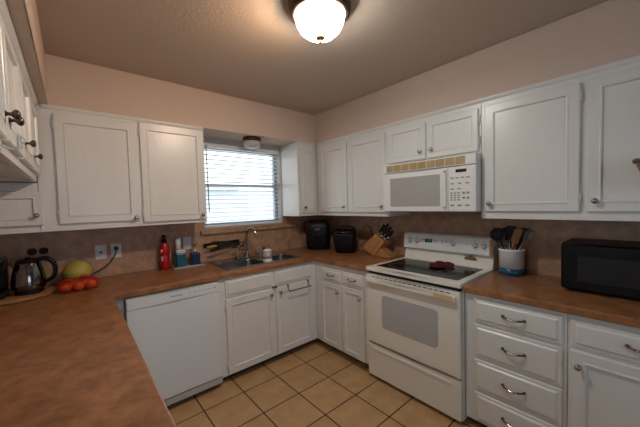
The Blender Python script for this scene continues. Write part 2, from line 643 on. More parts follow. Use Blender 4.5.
# outside, seen through the blind
bm = new(); add_box(bm, WLD, -9, 9, 0.4, 16, -0.4, -0.3)
struct('outside_ground', bm, 'ground')
nh = thing('neighbouring_house', 'pale blue house with a gable seen faintly through the window blind', 'house', (2.5, 8, -0.3))
bm = new(); add_box(bm, WLD, -2.0, 9.0, 7.0, 10.0, -0.3, 2.0)
obj('wall', bm, 'siding', nh)
bm = new(); add_prism(bm, Fr((1, 0, 0), (0, 0, 1), (0, 1, 0)), [(2.2, 2.0), (6.2, 2.0), (4.2, 3.4)], 6.9, 10.0)
obj('gable', bm, 'housetrim', nh)
bm = new(); add_box(bm, WLD, -2.2, 2.1, 6.8, 10.0, 2.0, 2.15)
obj('roof', bm, 'roof', nh)

# windows of the rooms behind the camera, where the daylight comes in
for n_, F_, a0, a1, b0, b1, c in (('window_2', BACK, -2.80, -1.30, .90, 2.02, -Y0), ('window_3', LEFT, -2.90, -1.94, 1.0, 2.0, X0)):
    s_ = 1 if n_ == 'window_2' else -1
    e = bpy.data.objects.new(n_, None); COL.objects.link(e); e['kind'] = 'structure'
    e.location = F_((a0 + a1) / 2, b0, c)
    bm = new()
    mid = (a0 + a1) / 2
    c0, c1 = sorted((c + s_ * 0.02, c + s_ * 0.10))
    add_cells(bm, F_, [a0, a0 + .05, mid - .02, mid + .02, a1 - .05, a1], [b0, b0 + .05, b1 - .05, b1], lambda i, j: not (i in (1, 3) and j == 1), c0, c1)
    obj('window_frame', bm, 'housetrim', e)
    for p0, p1 in ((a0 + .05, mid - .02), (mid + .02, a1 - .05)):
        bm = new(); add_box(bm, F_, p0, p1, b0 + .05, b1 - .05, c + s_ * .058, c + s_ * .062)
        obj('pane', bm, 'pane', e)
        bm = new(); add_box(bm, F_, p0 - .022, p1 + .022, b0, b1, *sorted((c + s_ * .104, c + s_ * .114)))
        obj('added_sky_blocker', bm, 'blind', e)  # unseen opaque panel, added to keep sky light from entering here

# ------------------------------------------------------------------ cabinets
DOOR = [(0, 0), (0, .015), (.004, .019), (.046, .019), (.050, .022), (.055, .022), (.060, .011), (.066, .011)]
DOOR_S = [(0, 0), (0, .015), (.004, .019), (.036, .019), (.040, .022), (.044, .022), (.049, .011), (.054, .011)]
DRAWER = [(0, 0), (0, .008), (.003, .012), (.016, .012), (.024, .020), (.030, .020)]
KNOB = [(.009, 0), (.009, .003), (.0055, .006), (.005, .014), (.012, .019), (.0155, .024), (.014, .030), (.008, .034), (0, .035)]


def knob(parent, F, a, b, c, m='nickel'):
    bm = new()
    add_lathe(bm, F, KNOB, 16, (a, b, c))
    return obj('knob', bm, m, parent)


def door(cab, F, a0, a1, b0, b1, c, kn=None, hinge=None, prof=DOOR, km='nickel'):
    bm = new()
    add_panel(bm, F, a0, a1, b0, b1, c, prof)
    d = obj('door', bm, 'cab', cab)
    if kn:
        knob(d, F, kn[0], kn[1], c + .019, km)
    if hinge is not None:
        for hb in (b0 + .07, b1 - .07):
            bm = new()
            s = 1 if hinge > (a0 + a1) / 2 else -1
            add_box(bm, F, hinge + s * .001, hinge + s * .011, hb - .028, hb + .028, c + .0005, c + .006, bev=.001)
            add_tube(bm, [F(hinge + s * .003, hb - .03, c + .013), F(hinge + s * .003, hb + .03, c + .013)], .0035, 8)
            obj('hinge', bm, 'cab', d)
    return d


def pull(parent, F, a, b, c, L=.105):
    bm = new()
    pts = [F(a - L / 2, b + .004, c), F(a - L / 2 + .004, b + .004, c + .012), F(a - L / 4, b + .001, c + .022), F(a, b - .003, c + .026), F(a + L / 4, b + .001, c + .022), F(a + L / 2 - .004, b + .004, c + .012), F(a + L / 2, b + .004, c)]
    add_tube(bm, pts, .005, 10, smooth=5, radii=[.0065, .0045, .0050, .0062, .0050, .0045, .0065])
    for s in (-1, 1):
        add_lathe(bm, F, [(.009, 0), (.008, .004), (.004, .006)], 12, (a + s * L / 2, b + .004, c))
    h = obj('pull_handle', bm, 'pewter', parent)
    bm = new()
    mid = [F(a - L / 4.2, b + .001, c + .0225), F(a, b - .003, c + .0265), F(a + L / 4.2, b + .001, c + .0225)]
    add_tube(bm, mid, .0064, 10, smooth=5, radii=[.0056, .0070, .0056])
    obj('grip', bm, 'copper', h)
    return h


def drawer(cab, F, a0, a1, b0, b1, c, handle=True, L=.105, prof=DRAWER):
    bm = new()
    add_panel(bm, F, a0, a1, b0, b1, c, prof)
    d = obj('drawer', bm, 'cab', cab)
    if handle:
        pull(d, F, (a0 + a1) / 2, (b0 + b1) / 2, c + .020, L)
    return d


def upper(cab, F, a0, a1, b0, b1, c0, c1, bottom=True):
    """Carcass: face frame in front, sides, and a bottom set back above the frame's lower edge."""
    bm = new()
    add_box(bm, F, a0, a1, b0, b1, c1 - .02, c1, bev=.002)
    add_box(bm, F, a0, a1, b0 + .018, b1, c0, c1 - .02)
    add_box(bm, F, a0, a0 + .016, b0, b0 + .019, c0, c1 - .02)
    add_box(bm, F, a1 - .016, a1, b0, b0 + .019, c0, c1 - .02)
    return obj('carcass', bm, 'cab', cab)


def crown(cab, F, a0, a1, c, b=ZS - .0005, p=.013):
    bm = new()
    add_prism(bm, Fr(F.n, F.v, F.u, F.o), [(c - .002, b), (c + p, b), (c + p, b - .008), (c + p * .45, b - .022), (c - .002, b - .026)], a0, a1)
    obj('crown_strip', bm, 'cab', cab)


E_ = .0015
ZA = ZS - .0005
# back wall, left double-door cabinet
c1 = thing('upper_cabinet', 'white two-door wall cabinet to the left of the window', 'cabinet', (-2.09, -.007, ZU))
upper(c1, BACK, -2.632, -1.588, ZU, ZA, .007, DU)
door(c1, BACK, -2.542, -2.088, 1.362, 2.078, DU, (-2.116, 1.385), -2.542)
door(c1, BACK, -2.066, -1.600, 1.345, 2.098, DU, (-1.632, 1.385), -2.066)
crown(c1, BACK, -2.594, -1.588, DU)
# corner stub below the left run
c2 = thing('upper_cabinet', 'small white corner wall cabinet with a short door above the kettle', 'cabinet', (-2.8, -.007, ZU))
upper(c2, BACK, XW + .002, -2.634, ZU, 1.631, .007, DU)
door(c2, BACK, -2.985, -2.614, 1.362, 1.575, DU + .0015, (-2.646, 1.425), None, DOOR_S)
# back wall, right of the window
c3 = thing('upper_cabinet', 'narrow white wall cabinet in the corner right of the window', 'cabinet', (-.46, -.007, ZU))
upper(c3, BACK, -.592, -.0075, ZU, ZA, .007, DU)
door(c3, BACK, -.562, -.378, 1.352, 2.062, DU, (-.528, 1.415), None, DOOR_S)
crown(c3, BACK, -.592, -.368, DU)
# right wall, corner cabinet
c4 = thing('upper_cabinet', 'white two-door wall cabinet between the corner and the range microwave', 'cabinet', (-.007, -.7, ZU))
upper(c4, RIGHT, DU + .026, -YR - E_, ZU, ZA, .007, DU)
door(c4, RIGHT, .412, .830, 1.355, 2.062, DU, (.796, 1.412))
door(c4, RIGHT, .850, 1.300, 1.355, 2.062, DU, (1.268, 1.412))
crown(c4, RIGHT, .368, -YR - E_, DU)
# above the microwave
c5 = thing('upper_cabinet', 'short white two-door wall cabinet directly above the range microwave', 'cabinet', (-.007, -1.71, 1.765))
upper(c5, RIGHT, -YR, -YR2, 1.765, ZA, .007, DU)
door(c5, RIGHT, 1.337, 1.690, 1.782, 2.068, DU, (1.650, 1.842), None, DOOR_S)
door(c5, RIGHT, 1.708, 2.076, 1.782, 2.068, DU, (1.745, 1.842), 2.076, DOOR_S)
crown(c5, RIGHT, -YR, -YR2, DU)
# right of the microwave
c6 = thing('upper_cabinet', 'large white wall cabinet right of the range microwave, above the black microwave', 'cabinet', (-.007, -2.65, ZU))
upper(c6, RIGHT, -YR2 + E_, 3.22, ZU, ZA, .007, DU)
door(c6, RIGHT, 2.118, 2.598, 1.366, 2.070, DU, (2.150, 1.420), 2.598)
door(c6, RIGHT, 2.628, 3.105, 1.366, 2.072, DU, (2.662, 1.425), None)
crown(c6, RIGHT, -YR2 + E_, 3.22, DU)

# left run above the counter, doors facing right
XF = -2.634
for nm, lab, ya, yb, doors in (
        ('upper_cabinet', 'white left wall cabinet at the back corner with its underside raised', -1.180, -DU - .024, ((-1.160, -.792), (-.768, -.372))),
        ('upper_cabinet', 'white left wall cabinet nearest the viewer at the left edge', -2.010, -1.183, ((-1.985, -1.592), (-1.572, -1.192)))):
    t = thing(nm, lab, 'cabinet', (XF, (ya + yb) / 2, 1.635))
    upper(t, LEFT, ya, yb, 1.634, ZA, XW + .0015, XF)
    for i, (d0, d1) in enumerate(doors):
        far = (i == 0 and ya < -1.5)
        door(t, LEFT, d0, d1, 1.672, 2.074, XF, ((d1 - .032) if far else (d0 + .032), 1.742), None, km='pewter')
    crown(t, LEFT, ya, yb, XF, p=.028)
lt = thing('child_latch', 'white plastic child latch on the left cabinet doors below the knobs', 'latch', (XF + .02, -1.36, 1.70))
bm = new(); add_box(bm, LEFT, -1.385, -1.345, 1.685, 1.735, XF + .0195, XF + .030, bev=.004)
obj('latch_body', bm, 'strap', lt)
bm = new(); add_tube(bm, [(XF + .030, -1.365, 1.70), (XF + .040, -1.365, 1.712), (XF + .030, -1.365, 1.728)], .003, 8, smooth=4)
obj('catch', bm, 'strap', lt)
hk = new()
add_box(hk, LEFT, -1.62, -1.585, 1.637, 1.666, XF + .0005, XF + .005, bev=.001)
add_tube(hk, [(XF + .004, -1.60, 1.652), (XF + .03, -1.60, 1.640), (XF + .042, -1.60, 1.650), (XF + .042, -1.60, 1.664)], .004, 8, smooth=5)
tag(obj('cup_hook', hk, 'strap', base=(XF, -1.6, 1.635)), 'white hook on the bottom rail of the nearest left cabinet', 'hook')

# base cabinets
BF = .612           # depth of the face frames
TK = .062           # toe kick height


def base(cab, F, a0, a1, c0=.007, toe=True, hole=None, body=True, c1=BF):
    bm = new()
    add_box(bm, F, a0, a1, TK, ZB - .001, c1 - .02, c1, bev=.0015)
    if hole:
        add_box(bm, F, a0, a1, TK, .70, c0, c1 - .02)
    else:
        add_box(bm, F, a0, a1, TK, ZB - .001, c0, c1 - .02)
    o = obj('carcass', bm, 'cab', cab)
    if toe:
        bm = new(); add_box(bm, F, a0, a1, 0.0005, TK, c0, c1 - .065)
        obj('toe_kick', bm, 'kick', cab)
    return o


b1 = thing('sink_base_cabinet', 'white two-door base cabinet under the sink, right of the dishwasher', 'cabinet', (-1.12, -.007, 0))
base(b1, BACK, -1.622, -BF - .0015, hole=True)
drawer(b1, BACK, -1.568, -1.128, .712, .853, BF, False)
drawer(b1, BACK, -1.098, -.668, .712, .850, BF, False)
door(b1, BACK, -1.568, -1.122, .072, .694, BF, (-1.158, .645), -1.568)
door(b1, BACK, -1.094, -.668, .072, .694, BF, (-1.062, .650), None)
tb = thing('towel_bar', 'black over-the-door towel bar hooked on the right sink cabinet door', 'towel bar', (-.86, -.665, .69))
for x in (-.975, -.735):
    bm = new()
    add_tube(bm, [(x, -.6170, .6995), (x, -.642, .6995), (x, -.645, .66), (x, -.680, .648)], .0035, 8)
    add_lathe(bm, BACK, [(.009, 0), (.009, .006), (0, .008)], 12, (x, .690, .6415))
    obj('hook', bm, 'pewter', tb)
bm = new(); add_tube(bm, [(-.985, -.680, .648), (-.725, -.680, .648)], .005, 10)
obj('rail', bm, 'pewter', tb)
bm = new(); add_box(bm, BACK, -1.130, -1.085, .698, .709, BF + .001, BF + .024, bev=.001)
tag(obj('door_catch', bm, 'pewter', base=(-1.108, -.62, .695)), 'tiny black catch at the top between the two sink cabinet doors', 'catch')

b2 = thing('base_cabinet', 'narrow white base cabinet between the corner and the range', 'cabinet', (-.007, -.97, 0))
base(b2, RIGHT, BF + .0, -YR - .004)
drawer(b2, RIGHT, .724, .988, .706, .820, BF, True, .085)
drawer(b2, RIGHT, 1.002, 1.264, .706, .820, BF, True, .085)
door(b2, RIGHT, .704, .988, .070, .690, BF, (.958, .620), None, DOOR_S)
door(b2, RIGHT, 1.002, 1.264, .070, .690, BF, (1.232, .622), None, DOOR_S)
b3 = thing('drawer_cabinet', 'white base cabinet with a stack of four drawers right of the range', 'cabinet', (-.007, -2.35, 0))
base(b3, RIGHT, -YR2 + .004, 2.594)
for z0, z1 in ((.702, .846), (.484, .684), (.276, .464), (.078, .256)):
    drawer(b3, RIGHT, 2.153, 2.575, z0, z1, BF)
b4 = thing('base_cabinet', 'white base cabinet under the black microwave, with one drawer over a door', 'cabinet', (-.007, -2.9, 0))
base(b4, RIGHT, 2.5955, 3.22)
drawer(b4, RIGHT, 2.608, 3.10, .712, .842, BF)
door(b4, RIGHT, 2.608, 3.10, .078, .692, BF, (2.640, .622))
b5 = thing('peninsula_base_cabinet', 'white base cabinet hidden beneath the left counter', 'cabinet', (-2.7, -1.4, 0))
XP = -2.306
base(b5, LEFT, -2.72, -.006, XW + .0015, c1=XP - .03)
for d0, d1 in ((-2.70, -2.22), (-2.20, -1.72), (-1.70, -1.22), (-1.20, -.70)):
    door(b5, LEFT, d0, d1, .072, .82, XP - .03, (d1 - .03, .78))
bm = new(); add_box(bm, BACK, XP - .026, -2.249, 0.0, ZB - .001, .50, BF)
tag(obj('filler_panel', bm, 'lgrey', base=(-2.28, -.55, 0)), 'grey filler panel closing the gap left of the dishwasher', 'panel')

# ------------------------------------------------------------------ countertops and sink
SX0, SX1, SY0, SY1 = -1.515, -.705, -.550, -.085
bm = new()
DC = -.642
xs = [XW + .001, XP, SX0 + .014, SX1 - .014, DC, -.0065]
ys = [-2.75, YR + .0035, DC, SY0 + .014, SY1 - .014, -.0065]


def ctop(i, j):
    if i == 0:
        return True
    if i == 4:
        return j >= 1
    if j < 2:
        return False
    return not (i == 2 and j == 3)


add_cells(bm, WLD, xs, ys, ctop, ZB, ZT)
ct = obj('countertop', bm, 'lam', base=(-1.5, -.3, ZB), bevel=.006)
tag(ct, 'long brown laminate countertop running round the sink and down the left side', 'countertop')
bm = new(); add_box(bm, RIGHT, -YR2 + .003, 3.24, ZB, ZT, .0065, -DC)
tag(obj('countertop', bm, 'lam', base=(-.3, -2.6, ZB), bevel=.006), 'brown laminate countertop right of the range under the black microwave', 'countertop')

sk = thing('kitchen_sink', 'double-bowl stainless steel sink set in the counter below the window', 'sink', (-1.11, -.32, ZT))
dv = -1.075
bm = new()
add_cells(bm, WLD, [SX0, SX0 + .035, dv - .042, dv + .042, SX1 - .035, SX1], [SY0, SY0 + .032, SY1 - .115, SY1], lambda i, j: not (i in (1, 3) and j == 1), ZT + .0005, ZT + .006)
obj('rim', bm, 'steel', sk, bevel=.002)
for x0, x1 in ((SX0 + .035, dv - .042), (dv + .042, SX1 - .035)):
    bm = new()
    t = bmesh.new()
    rings = []
    for ins, zz in ((0, ZT + .005), (.004, ZT - .01), (.012, ZT - .15), (.05, ZT - .172), (.12, ZT - .176)):
        rings.append([t.verts.new((px, py, zz)) for px, py in rrect(x0 + ins, x1 - ins, SY0 + .032 + ins, SY1 - .115 - ins, max(.05 - ins * .3, .012))])
    for r0, r1 in zip(rings, rings[1:]):
        n = len(r0)
        for i in range(n):
            t.faces.new((r0[i], r0[(i + 1) % n], r1[(i + 1) % n], r1[i])).smooth = True
    t.faces.new(rings[-1])
    merge(bm, t)
    bw = obj('bowl', bm, 'sinksteel', sk)
    md = bw.modifiers.new('thick', 'SOLIDIFY'); md.thickness = .0015; md.offset = 1
    bm = new(); add_lathe(bm, WLD, [(.042, 0), (.042, .002), (.030, .003), (.028, .001), (0, .001)], 20, ((x0 + x1) / 2, -.31, ZT - .176))
    obj('drain', bm, 'chrome', bw)
fz = ZT + .006
fc = thing('kitchen_faucet', 'tall chrome gooseneck faucet with two lever handles behind the sink', 'faucet', (-1.13, -.13, fz))
bm = new()
add_box(bm, WLD, -1.26, -.98, -.165, -.105, fz + .0005, fz + .012, bev=.004)
obj('deck_plate', bm, 'faucet_steel', fc)
bm = new()
add_lathe(bm, WLD, [(.026, .012), (.024, .03), (.016, .05), (.014, .07)], 18, (-1.125, -.135, fz))
add_tube(bm, [(-1.125, -.135, fz + .06), (-1.125, -.135, fz + .18), (-1.122, -.142, fz + .255), (-1.108, -.175, fz + .296), (-1.090, -.215, fz + .290), (-1.080, -.240, fz + .25), (-1.077, -.246, fz + .215)], .0125, 12, smooth=6, radii=[.0135, .0125, .012, .012, .012, .013, .015])
obj('spout', bm, 'faucet_steel', fc)
for x in (-1.232, -1.012):
    bm = new()
    add_lathe(bm, WLD, [(.020, .012), (.018, .035), (.012, .045), (.011, .06), (0, .066)], 16, (x, -.135, fz))
    add_tube(bm, [(x, -.135, fz + .055), (x + (.03 if x > -1.1 else -.03), -.15, fz + .075)], .006, 8)
    obj('lever_handle', bm, 'faucet_steel', fc)
sp = new()
add_lathe(sp, WLD, [(.018, .0065), (.017, .02), (.011, .03), (.010, .06), (.016, .075), (.014, .095), (0, .1)], 16, (-.93, -.135, ZT))
tag(obj('side_sprayer', sp, 'pewter', base=(-.93, -.135, ZT)), 'dark side sprayer standing right of the faucet on the sink deck', 'sprayer')

jr = thing('jar', 'white jar with a printed label standing on the sink rim', 'jar', (-1.102, -.505, ZT + .0065))
bm = new(); add_lathe(bm, WLD, [(.040, 0), (.043, .004), (.043, .032)], 24, (-1.102, -.505, ZT + .0065))
obj('base', bm, 'strap', jr)
bm = new(); add_lathe(bm, WLD, [(.042, .032), (.040, .095)], 24, (-1.102, -.505, ZT + .0065))
obj('wrap_label', bm, 'label', jr, label='patterned paper label')
bm = new(); add_lathe(bm, WLD, [(.038, .095), (.038, .112), (.035, .116), (0, .116)], 24, (-1.102, -.505, ZT + .0065))
obj('lid', bm, 'strap', jr)

# ------------------------------------------------------------------ dishwasher
dw = thing('dishwasher', 'white built-in dishwasher with a control strip along its top', 'dishwasher', (-1.94, -.3, 0))
bm = new(); add_box(bm, BACK, -2.243, -1.626, .02, ZB - .006, .02, .600)
obj('tub_body', bm, 'grey', dw)
bm = new(); add_box(bm, BACK, -2.241, -1.628, -.0 + .106, .7855, .600, .6545, bev=.004)
obj('door', bm, 'dw', dw)
bm = new(); add_box(bm, BACK, -2.241, -1.628,   .7860, .860, .600, .656, bev=.004)
cp = obj('control_panel', bm, 'dw', dw)
bm = new()
for k in range(5):
    add_box(bm, BACK, -1.86 + k * .036, -1.838 + k * .036, .822, .827, .656, .6568)
add_box(bm, BACK, -1.675, -1.655, .818, .830, .656, .6572)
obj('button', bm, 'lgrey', cp)
bm = new()
for k in range(9):
    add_box(bm, BACK, -1.975 + k * .0085, -1.969 + k * .0085, .818, .827, .656, .6566)
obj('maker_mark', bm, 'grey', cp)
bm = new(); add_box(bm, BACK, -2.241, -1.628, .048, .102, .560, .646, bev=.003)
obj('kick_panel', bm, 'lgrey', dw)

# ------------------------------------------------------------------ range
rg = thing('electric_range', 'cream electric range with a black glass cooktop between the base cabinets', 'range', (-.33, -1.71, 0))
A0, A1 = -YR, -YR2
bm = new(); add_box(bm, RIGHT, A0, A1, .03, .893, .03, .635)
for a in (A0 + .04, A1 - .04):
    for c in (.08, .58):
        add_lathe(bm, WLD, [(.018, 0.0005), (.018, .035)], 12, (-c, -a, 0))
obj('body', bm, 'bisque', rg)
bm = new(); add_box(bm, RIGHT, A0 - .001, A1 + .001, .896, .926, .05, .668, bev=.006)
tp = obj('cooktop', bm, 'bisque', rg)
bm = new(); add_prism(bm, RIGHT, [(0, 0)] * 0 + [(A0 + .05, .0), (A1 - .05, .0), (A1 - .05, .0), (A0 + .05, .0)], 0, 0) if False else None
add_box(bm, WLD, -.592, -.165, -A1 + .048, -A0 - .048, .9255, .9275)
gl = obj('glass_top', bm, 'blackglass', tp)
for bx, by, br_ in ((-.46, -1.53, .10), (-.26, -1.53, .075), (-.46, -1.90, .075), (-.26, -1.90, .10)):
    bm = new()
    add_tube(bm, [(bx + br_ * math.cos(2 * math.pi * q / 48), by + br_ * math.sin(2 * math.pi * q / 48), .9277) for q in range(49)], .0007, 5)
    obj('burner_ring', bm, 'keys', gl)
bm = new(); add_box(bm, RIGHT, A0 + .004, A1 - .004, .872, .896, .60, .640)
obj('gap', bm, 'deepdark', rg)
bm = new()
add_box(bm, RIGHT, A0 + .003, A1 - .003, .318, .868, .640, .672, bev=.006)
od = obj('oven_door', bm, 'bisque', rg)
bm = new(); add_prism(bm, RIGHT, rrect(1.488, 1.945, .462, .724, .03), .6715, .6735)
obj('oven_window', bm, 'greyglass', od)
bm = new()
add_box(bm, RIGHT, A0 + .02, A1 - .02, .812, .846, .686, .704, bev=.008)
for a in (A0 + .05, A1 - .05):
    add_box(bm, RIGHT, a - .025, a + .025, .815, .843, .671, .692, bev=.004)
hd = obj('oven_handle', bm, 'bisque', od)
bm = new(); add_box(bm, RIGHT, A1 - .16, A1 - .030, .819, .8465, .7035, .7050)
obj('grip_wear', bm, 'yellowed', hd, label='yellowed end of the handle')
bm = new()
for k in range(16):
    a = A0 + .07 + k * .040
    add_box(bm, RIGHT, a, a + .028, .854, .860, .6715, .6728)
obj('vent_slots', bm, 'deepdark', od)
bm = new()
add_box(bm, RIGHT, A0 + .003, A1 - .003, .032, .300, .636, .662, bev=.006)
wd = obj('storage_drawer', bm, 'bisque', rg)
bm = new()
add_prism(bm, Fr((-1, 0, 0), (0, 0, 1), (0, -1, 0)), [(.660, .246), (.668, .252), (.668, .268), (.660, .282)], A0 + .05, A1 - .06)
obj('drawer_lip', bm, 'bisque', wd)
bm = new()
add_prism(bm, Fr((-1, 0, 0), (0, 0, 1), (0, -1, 0)), [(.012, .893), (.105, .893), (.112, .928), (.088, 1.015), (.122, 1.022), (.112, 1.150), (.092, 1.162), (.012, 1.162)], A0 + .003, A1 - .003)
bg = obj('backguard', bm, 'bisque', rg, bevel=.004)
CPF = Fr((0, -1, 0), Vector((.010, 0, .128)).normalized(), Vector((-.128, 0, .010)).normalized(), (-.122, 0, 1.022))
bm = new(); add_box(bm, CPF, A0 + .006, A1 - .0235, .004, .124, .0002, .003, bev=.001)
cpn = obj('control_panel', bm, 'appl', bg)
RK = [(.021, 0), (.021, .004), (.016, .006), (.0145, .022), (.010, .025), (0, .025)]
for a in (1.402, 1.472, 1.965, 2.030, 1.795):
    bm = new()
    add_lathe(bm, CPF, RK, 20, (a, .072, .003))
    add_box(bm, CPF, a - .004, a + .004, .055, .090, .026, .033, bev=.002)
    kb = obj('knob', bm, 'lgrey', cpn)
    bm = new()
    add_box(bm, CPF, a - .004, a + .004, .107, .114, .003, .0035)
    obj('dial_mark', bm, 'grey', kb)
bm = new(); add_box(bm, CPF, 1.545, 1.615, .064, .094, .003, .004)
ck = obj('clock_display', bm, 'screen', cpn)
# clock digits 12:08 style seven-segment strokes
SEG = {'1': 'bc', '2': 'abged', '5': 'afgcd', '0': 'abcdef'}


def digit(bm, F, a, b, w, h, ch, c0, c1, t=.0022):
    s = {'a': (a, a + w, b + h - t, b + h), 'g': (a, a + w, b + h / 2 - t / 2, b + h / 2 + t / 2), 'd': (a, a + w, b, b + t), 'f': (a, a + t, b + h / 2, b + h), 'b': (a + w - t, a + w, b + h / 2, b + h), 'e': (a, a + t, b, b + h / 2), 'c': (a + w - t, a + w, b, b + h / 2)}
    for q in SEG[ch]:
        add_box(bm, F, *s[q], c0, c1)


bm = new()
for i, ch in enumerate('1205'):
    digit(bm, CPF, 1.555 + i * .0135 + (.003 if i > 1 else 0), .072, .009, .015, ch, .004, .0046)
obj('clock_digits', bm, 'green', ck)
bm = new()
for a, b in ((1.635, .085), (1.635, .072), (1.655, .085), (1.655, .072), (1.705, .090), (1.705, .070), (1.735, .080), (1.530, .085), (1.530, .070), (1.512, .085), (1.512, .070), (1.900, .072)):
    add_box(bm, CPF, a - .007, a + .007, b - .0035, b + .0035, .003, .0045)
obj('touch_keys', bm, 'keys', cpn)
bm = new(); add_box(bm, CPF, A1 - .022, A1 - .004, .004, .124, .0002, .0032, bev=.001)
obj('end_cap', bm, 'strip_wood', bg, label='amber end cap of the backguard')

# brass ornament on the backguard
on = new()
oc = (1.925, .992)
add_tube(on, [RIGHT(oc[0] - .045, oc[1] - .012, .108), RIGHT(oc[0] - .02, oc[1] + .004, .110), RIGHT(oc[0], oc[1] - .006, .110), RIGHT(oc[0] + .02, oc[1] + .004, .110), RIGHT(oc[0] + .045, oc[1] - .012, .108)], .009, 10, smooth=5, radii=[.005, .012, .008, .012, .005])
add_lathe(on, RIGHT, [(.010, 0), (.010, .010), (.006, .016), (0, .017)], 14, (oc[0], oc[1] + .014, .100))
add_box(on, RIGHT, oc[0] - .04, oc[0] + .04, oc[1] - .016, oc[1] - .004, .099, .106, bev=.002)
tag(obj('brass_ornament', on, 'brass', base=RIGHT(oc[0], oc[1], .1)), 'small brass bow-shaped ornament on the backguard of the range', 'ornament')

# red pot holder on the cooktop
bm = new()
t = bmesh.new()
rings = []
for (rr, zz) in ((0, 0), (.05, .0), (.084, .003), (.092, .014), (.084, .026), (.06, .034), (.030, .030), (0, .027)):
    if rr == 0:
        rings.append([t.verts.new((-.275, -1.775, .929 + zz))])
    else:
        rings.append([t.verts.new((-.275 + rr * 1.0 * (1 + .10 * math.sin(3 * q)) * math.cos(q), -1.775 + rr * (1 + .08 * math.cos(2 * q + 1)) * math.sin(q), .929 + zz * .75 * (1 + .35 * math.sin(4 * q + 2 * rr * 30)))) for q in [2 * math.pi * i / 32 for i in range(32)]])
for r0, r1 in zip(rings, rings[1:]):
    for i in range(32):
        j = (i + 1) % 32
        f = (r0[0], r1[j], r1[i]) if len(r0) == 1 else ((r0[i], r0[j], r1[0]) if len(r1) == 1 else (r0[i], r0[j], r1[j], r1[i]))
        t.faces.new(f).smooth = True
merge(bm, t)
ph = thing('pot_holder', 'crumpled dark red cloth pot holder lying on the black cooktop', 'pot holder', (-.275, -1.775, .928))
obj('pad', bm, 'redcloth', ph)
bm = new()
add_tube(bm, [(-.31, -1.850, .934), (-.33, -1.885, .936), (-.35, -1.875, .934), (-.335, -1.845, .936)], .004, 8, smooth=5)
obj('hanging_loop', bm, 'redcloth', ph)

# ------------------------------------------------------------------ over-the-range microwave
mw = thing('range_microwave', 'white over-the-range microwave with a gold-toned vent strip', 'microwave', (-.2, -1.71, 1.367))
Z0, Z1 = 1.368, 1.763
bm = new(); add_box(bm, RIGHT, A0 + .001, A1 - .001, Z0, Z1, .007, .385, bev=.003)
obj('case', bm, 'appl', mw)
bm = new(); add_box(bm, RIGHT, A0 + .05, A1 - .05, Z0 - .006, Z0, .05, .34)
obj('underside_filter', bm, 'deepdark', mw)
bm = new()
add_box(bm, RIGHT, A0 + .001, A1 - .001, Z0, 1.686, .385, .420, bev=.006)
md_ = obj('door', bm, 'appl', mw)
bm = new()
add_prism(bm, RIGHT, rrect(1.400, 1.860, 1.395, 1.650, .012), .4195, .4225)
obj('window_surround', bm, 'appl', md_)
bm = new(); add_prism(bm, RIGHT, rrect(1.408, 1.842, 1.408, 1.642, .008), .4222, .4235)
obj('window_glass', bm, 'mwglass', md_)
bm = new(); add_box(bm, RIGHT, 1.870, 1.890, 1.385, 1.668, .4195, .436, bev=.004)
gh = obj('door_handle', bm, 'appl', md_)
bm = new()
for b in (1.398, 1.655):
    add_lathe(bm, RIGHT, [(.007, 0), (.007, .003), (0, .004)], 10, (1.880, b, .4355))
obj('handle_screws', bm, 'brass', gh)
bm = new(); add_box(bm, RIGHT, 1.898, 1.902, Z0 + .002, 1.684, .4195, .4203)
obj('door_seam', bm, 'grey', md_)
bm = new(); add_box(bm, RIGHT, 1.906, 2.068, 1.380, 1.678, .4195, .4215, bev=.001)
kp = obj('keypad_panel', bm, 'appl', mw)
bm = new(); add_box(bm, RIGHT, 1.955, 2.028, 1.642, 1.664, .4215, .4225)
obj('display', bm, 'screen', kp)


def key(a, b, w=.020, h=.009):
    bm = new(); add_box(bm, RIGHT, a - w / 2, a + w / 2, b - h / 2, b + h / 2, .4215, .4226)
    obj('key', bm, 'keys', kp)


for k in range(4):
    key(1.930 + k * .036, 1.605, .024)
for k in range(3):
    key(1.930 + k * .052, 1.565, .026)
for k in range(2):
    key(1.930 + k * .048, 1.528, .026)
for i in range(3):
    for j in range(4):
        key(1.925 + i * .025, 1.500 - j * .0165, .017, .009)
for i in range(2):
    for j in range(2):
        key(2.010 + i * .028, 1.498 - j * .034, .018, .015)
for k in range(3):
    key(1.930 + k * .052, 1.412, .028, .012)
# vent strip
bm = new(); add_box(bm, RIGHT, A0 + .001, A1 - .001, 1.690, Z1, .385, .420, bev=.005)
vt = obj('vent_frame', bm, 'appl', mw)
for k in range(9):
    a = 1.372 + k * .0725
    bm = new(); add_box(bm, RIGHT, a, a + .068, 1.697, 1.752, .4185, .4212)
    for q in range(7):
        add_box(bm, RIGHT, a + .001, a + .067, 1.700 + q * .0074, 1.703 + q * .0074, .4212, .4228)
    obj('vent_grille', bm, 'ventb' if k in (3, 4, 6) else 'vent', vt)

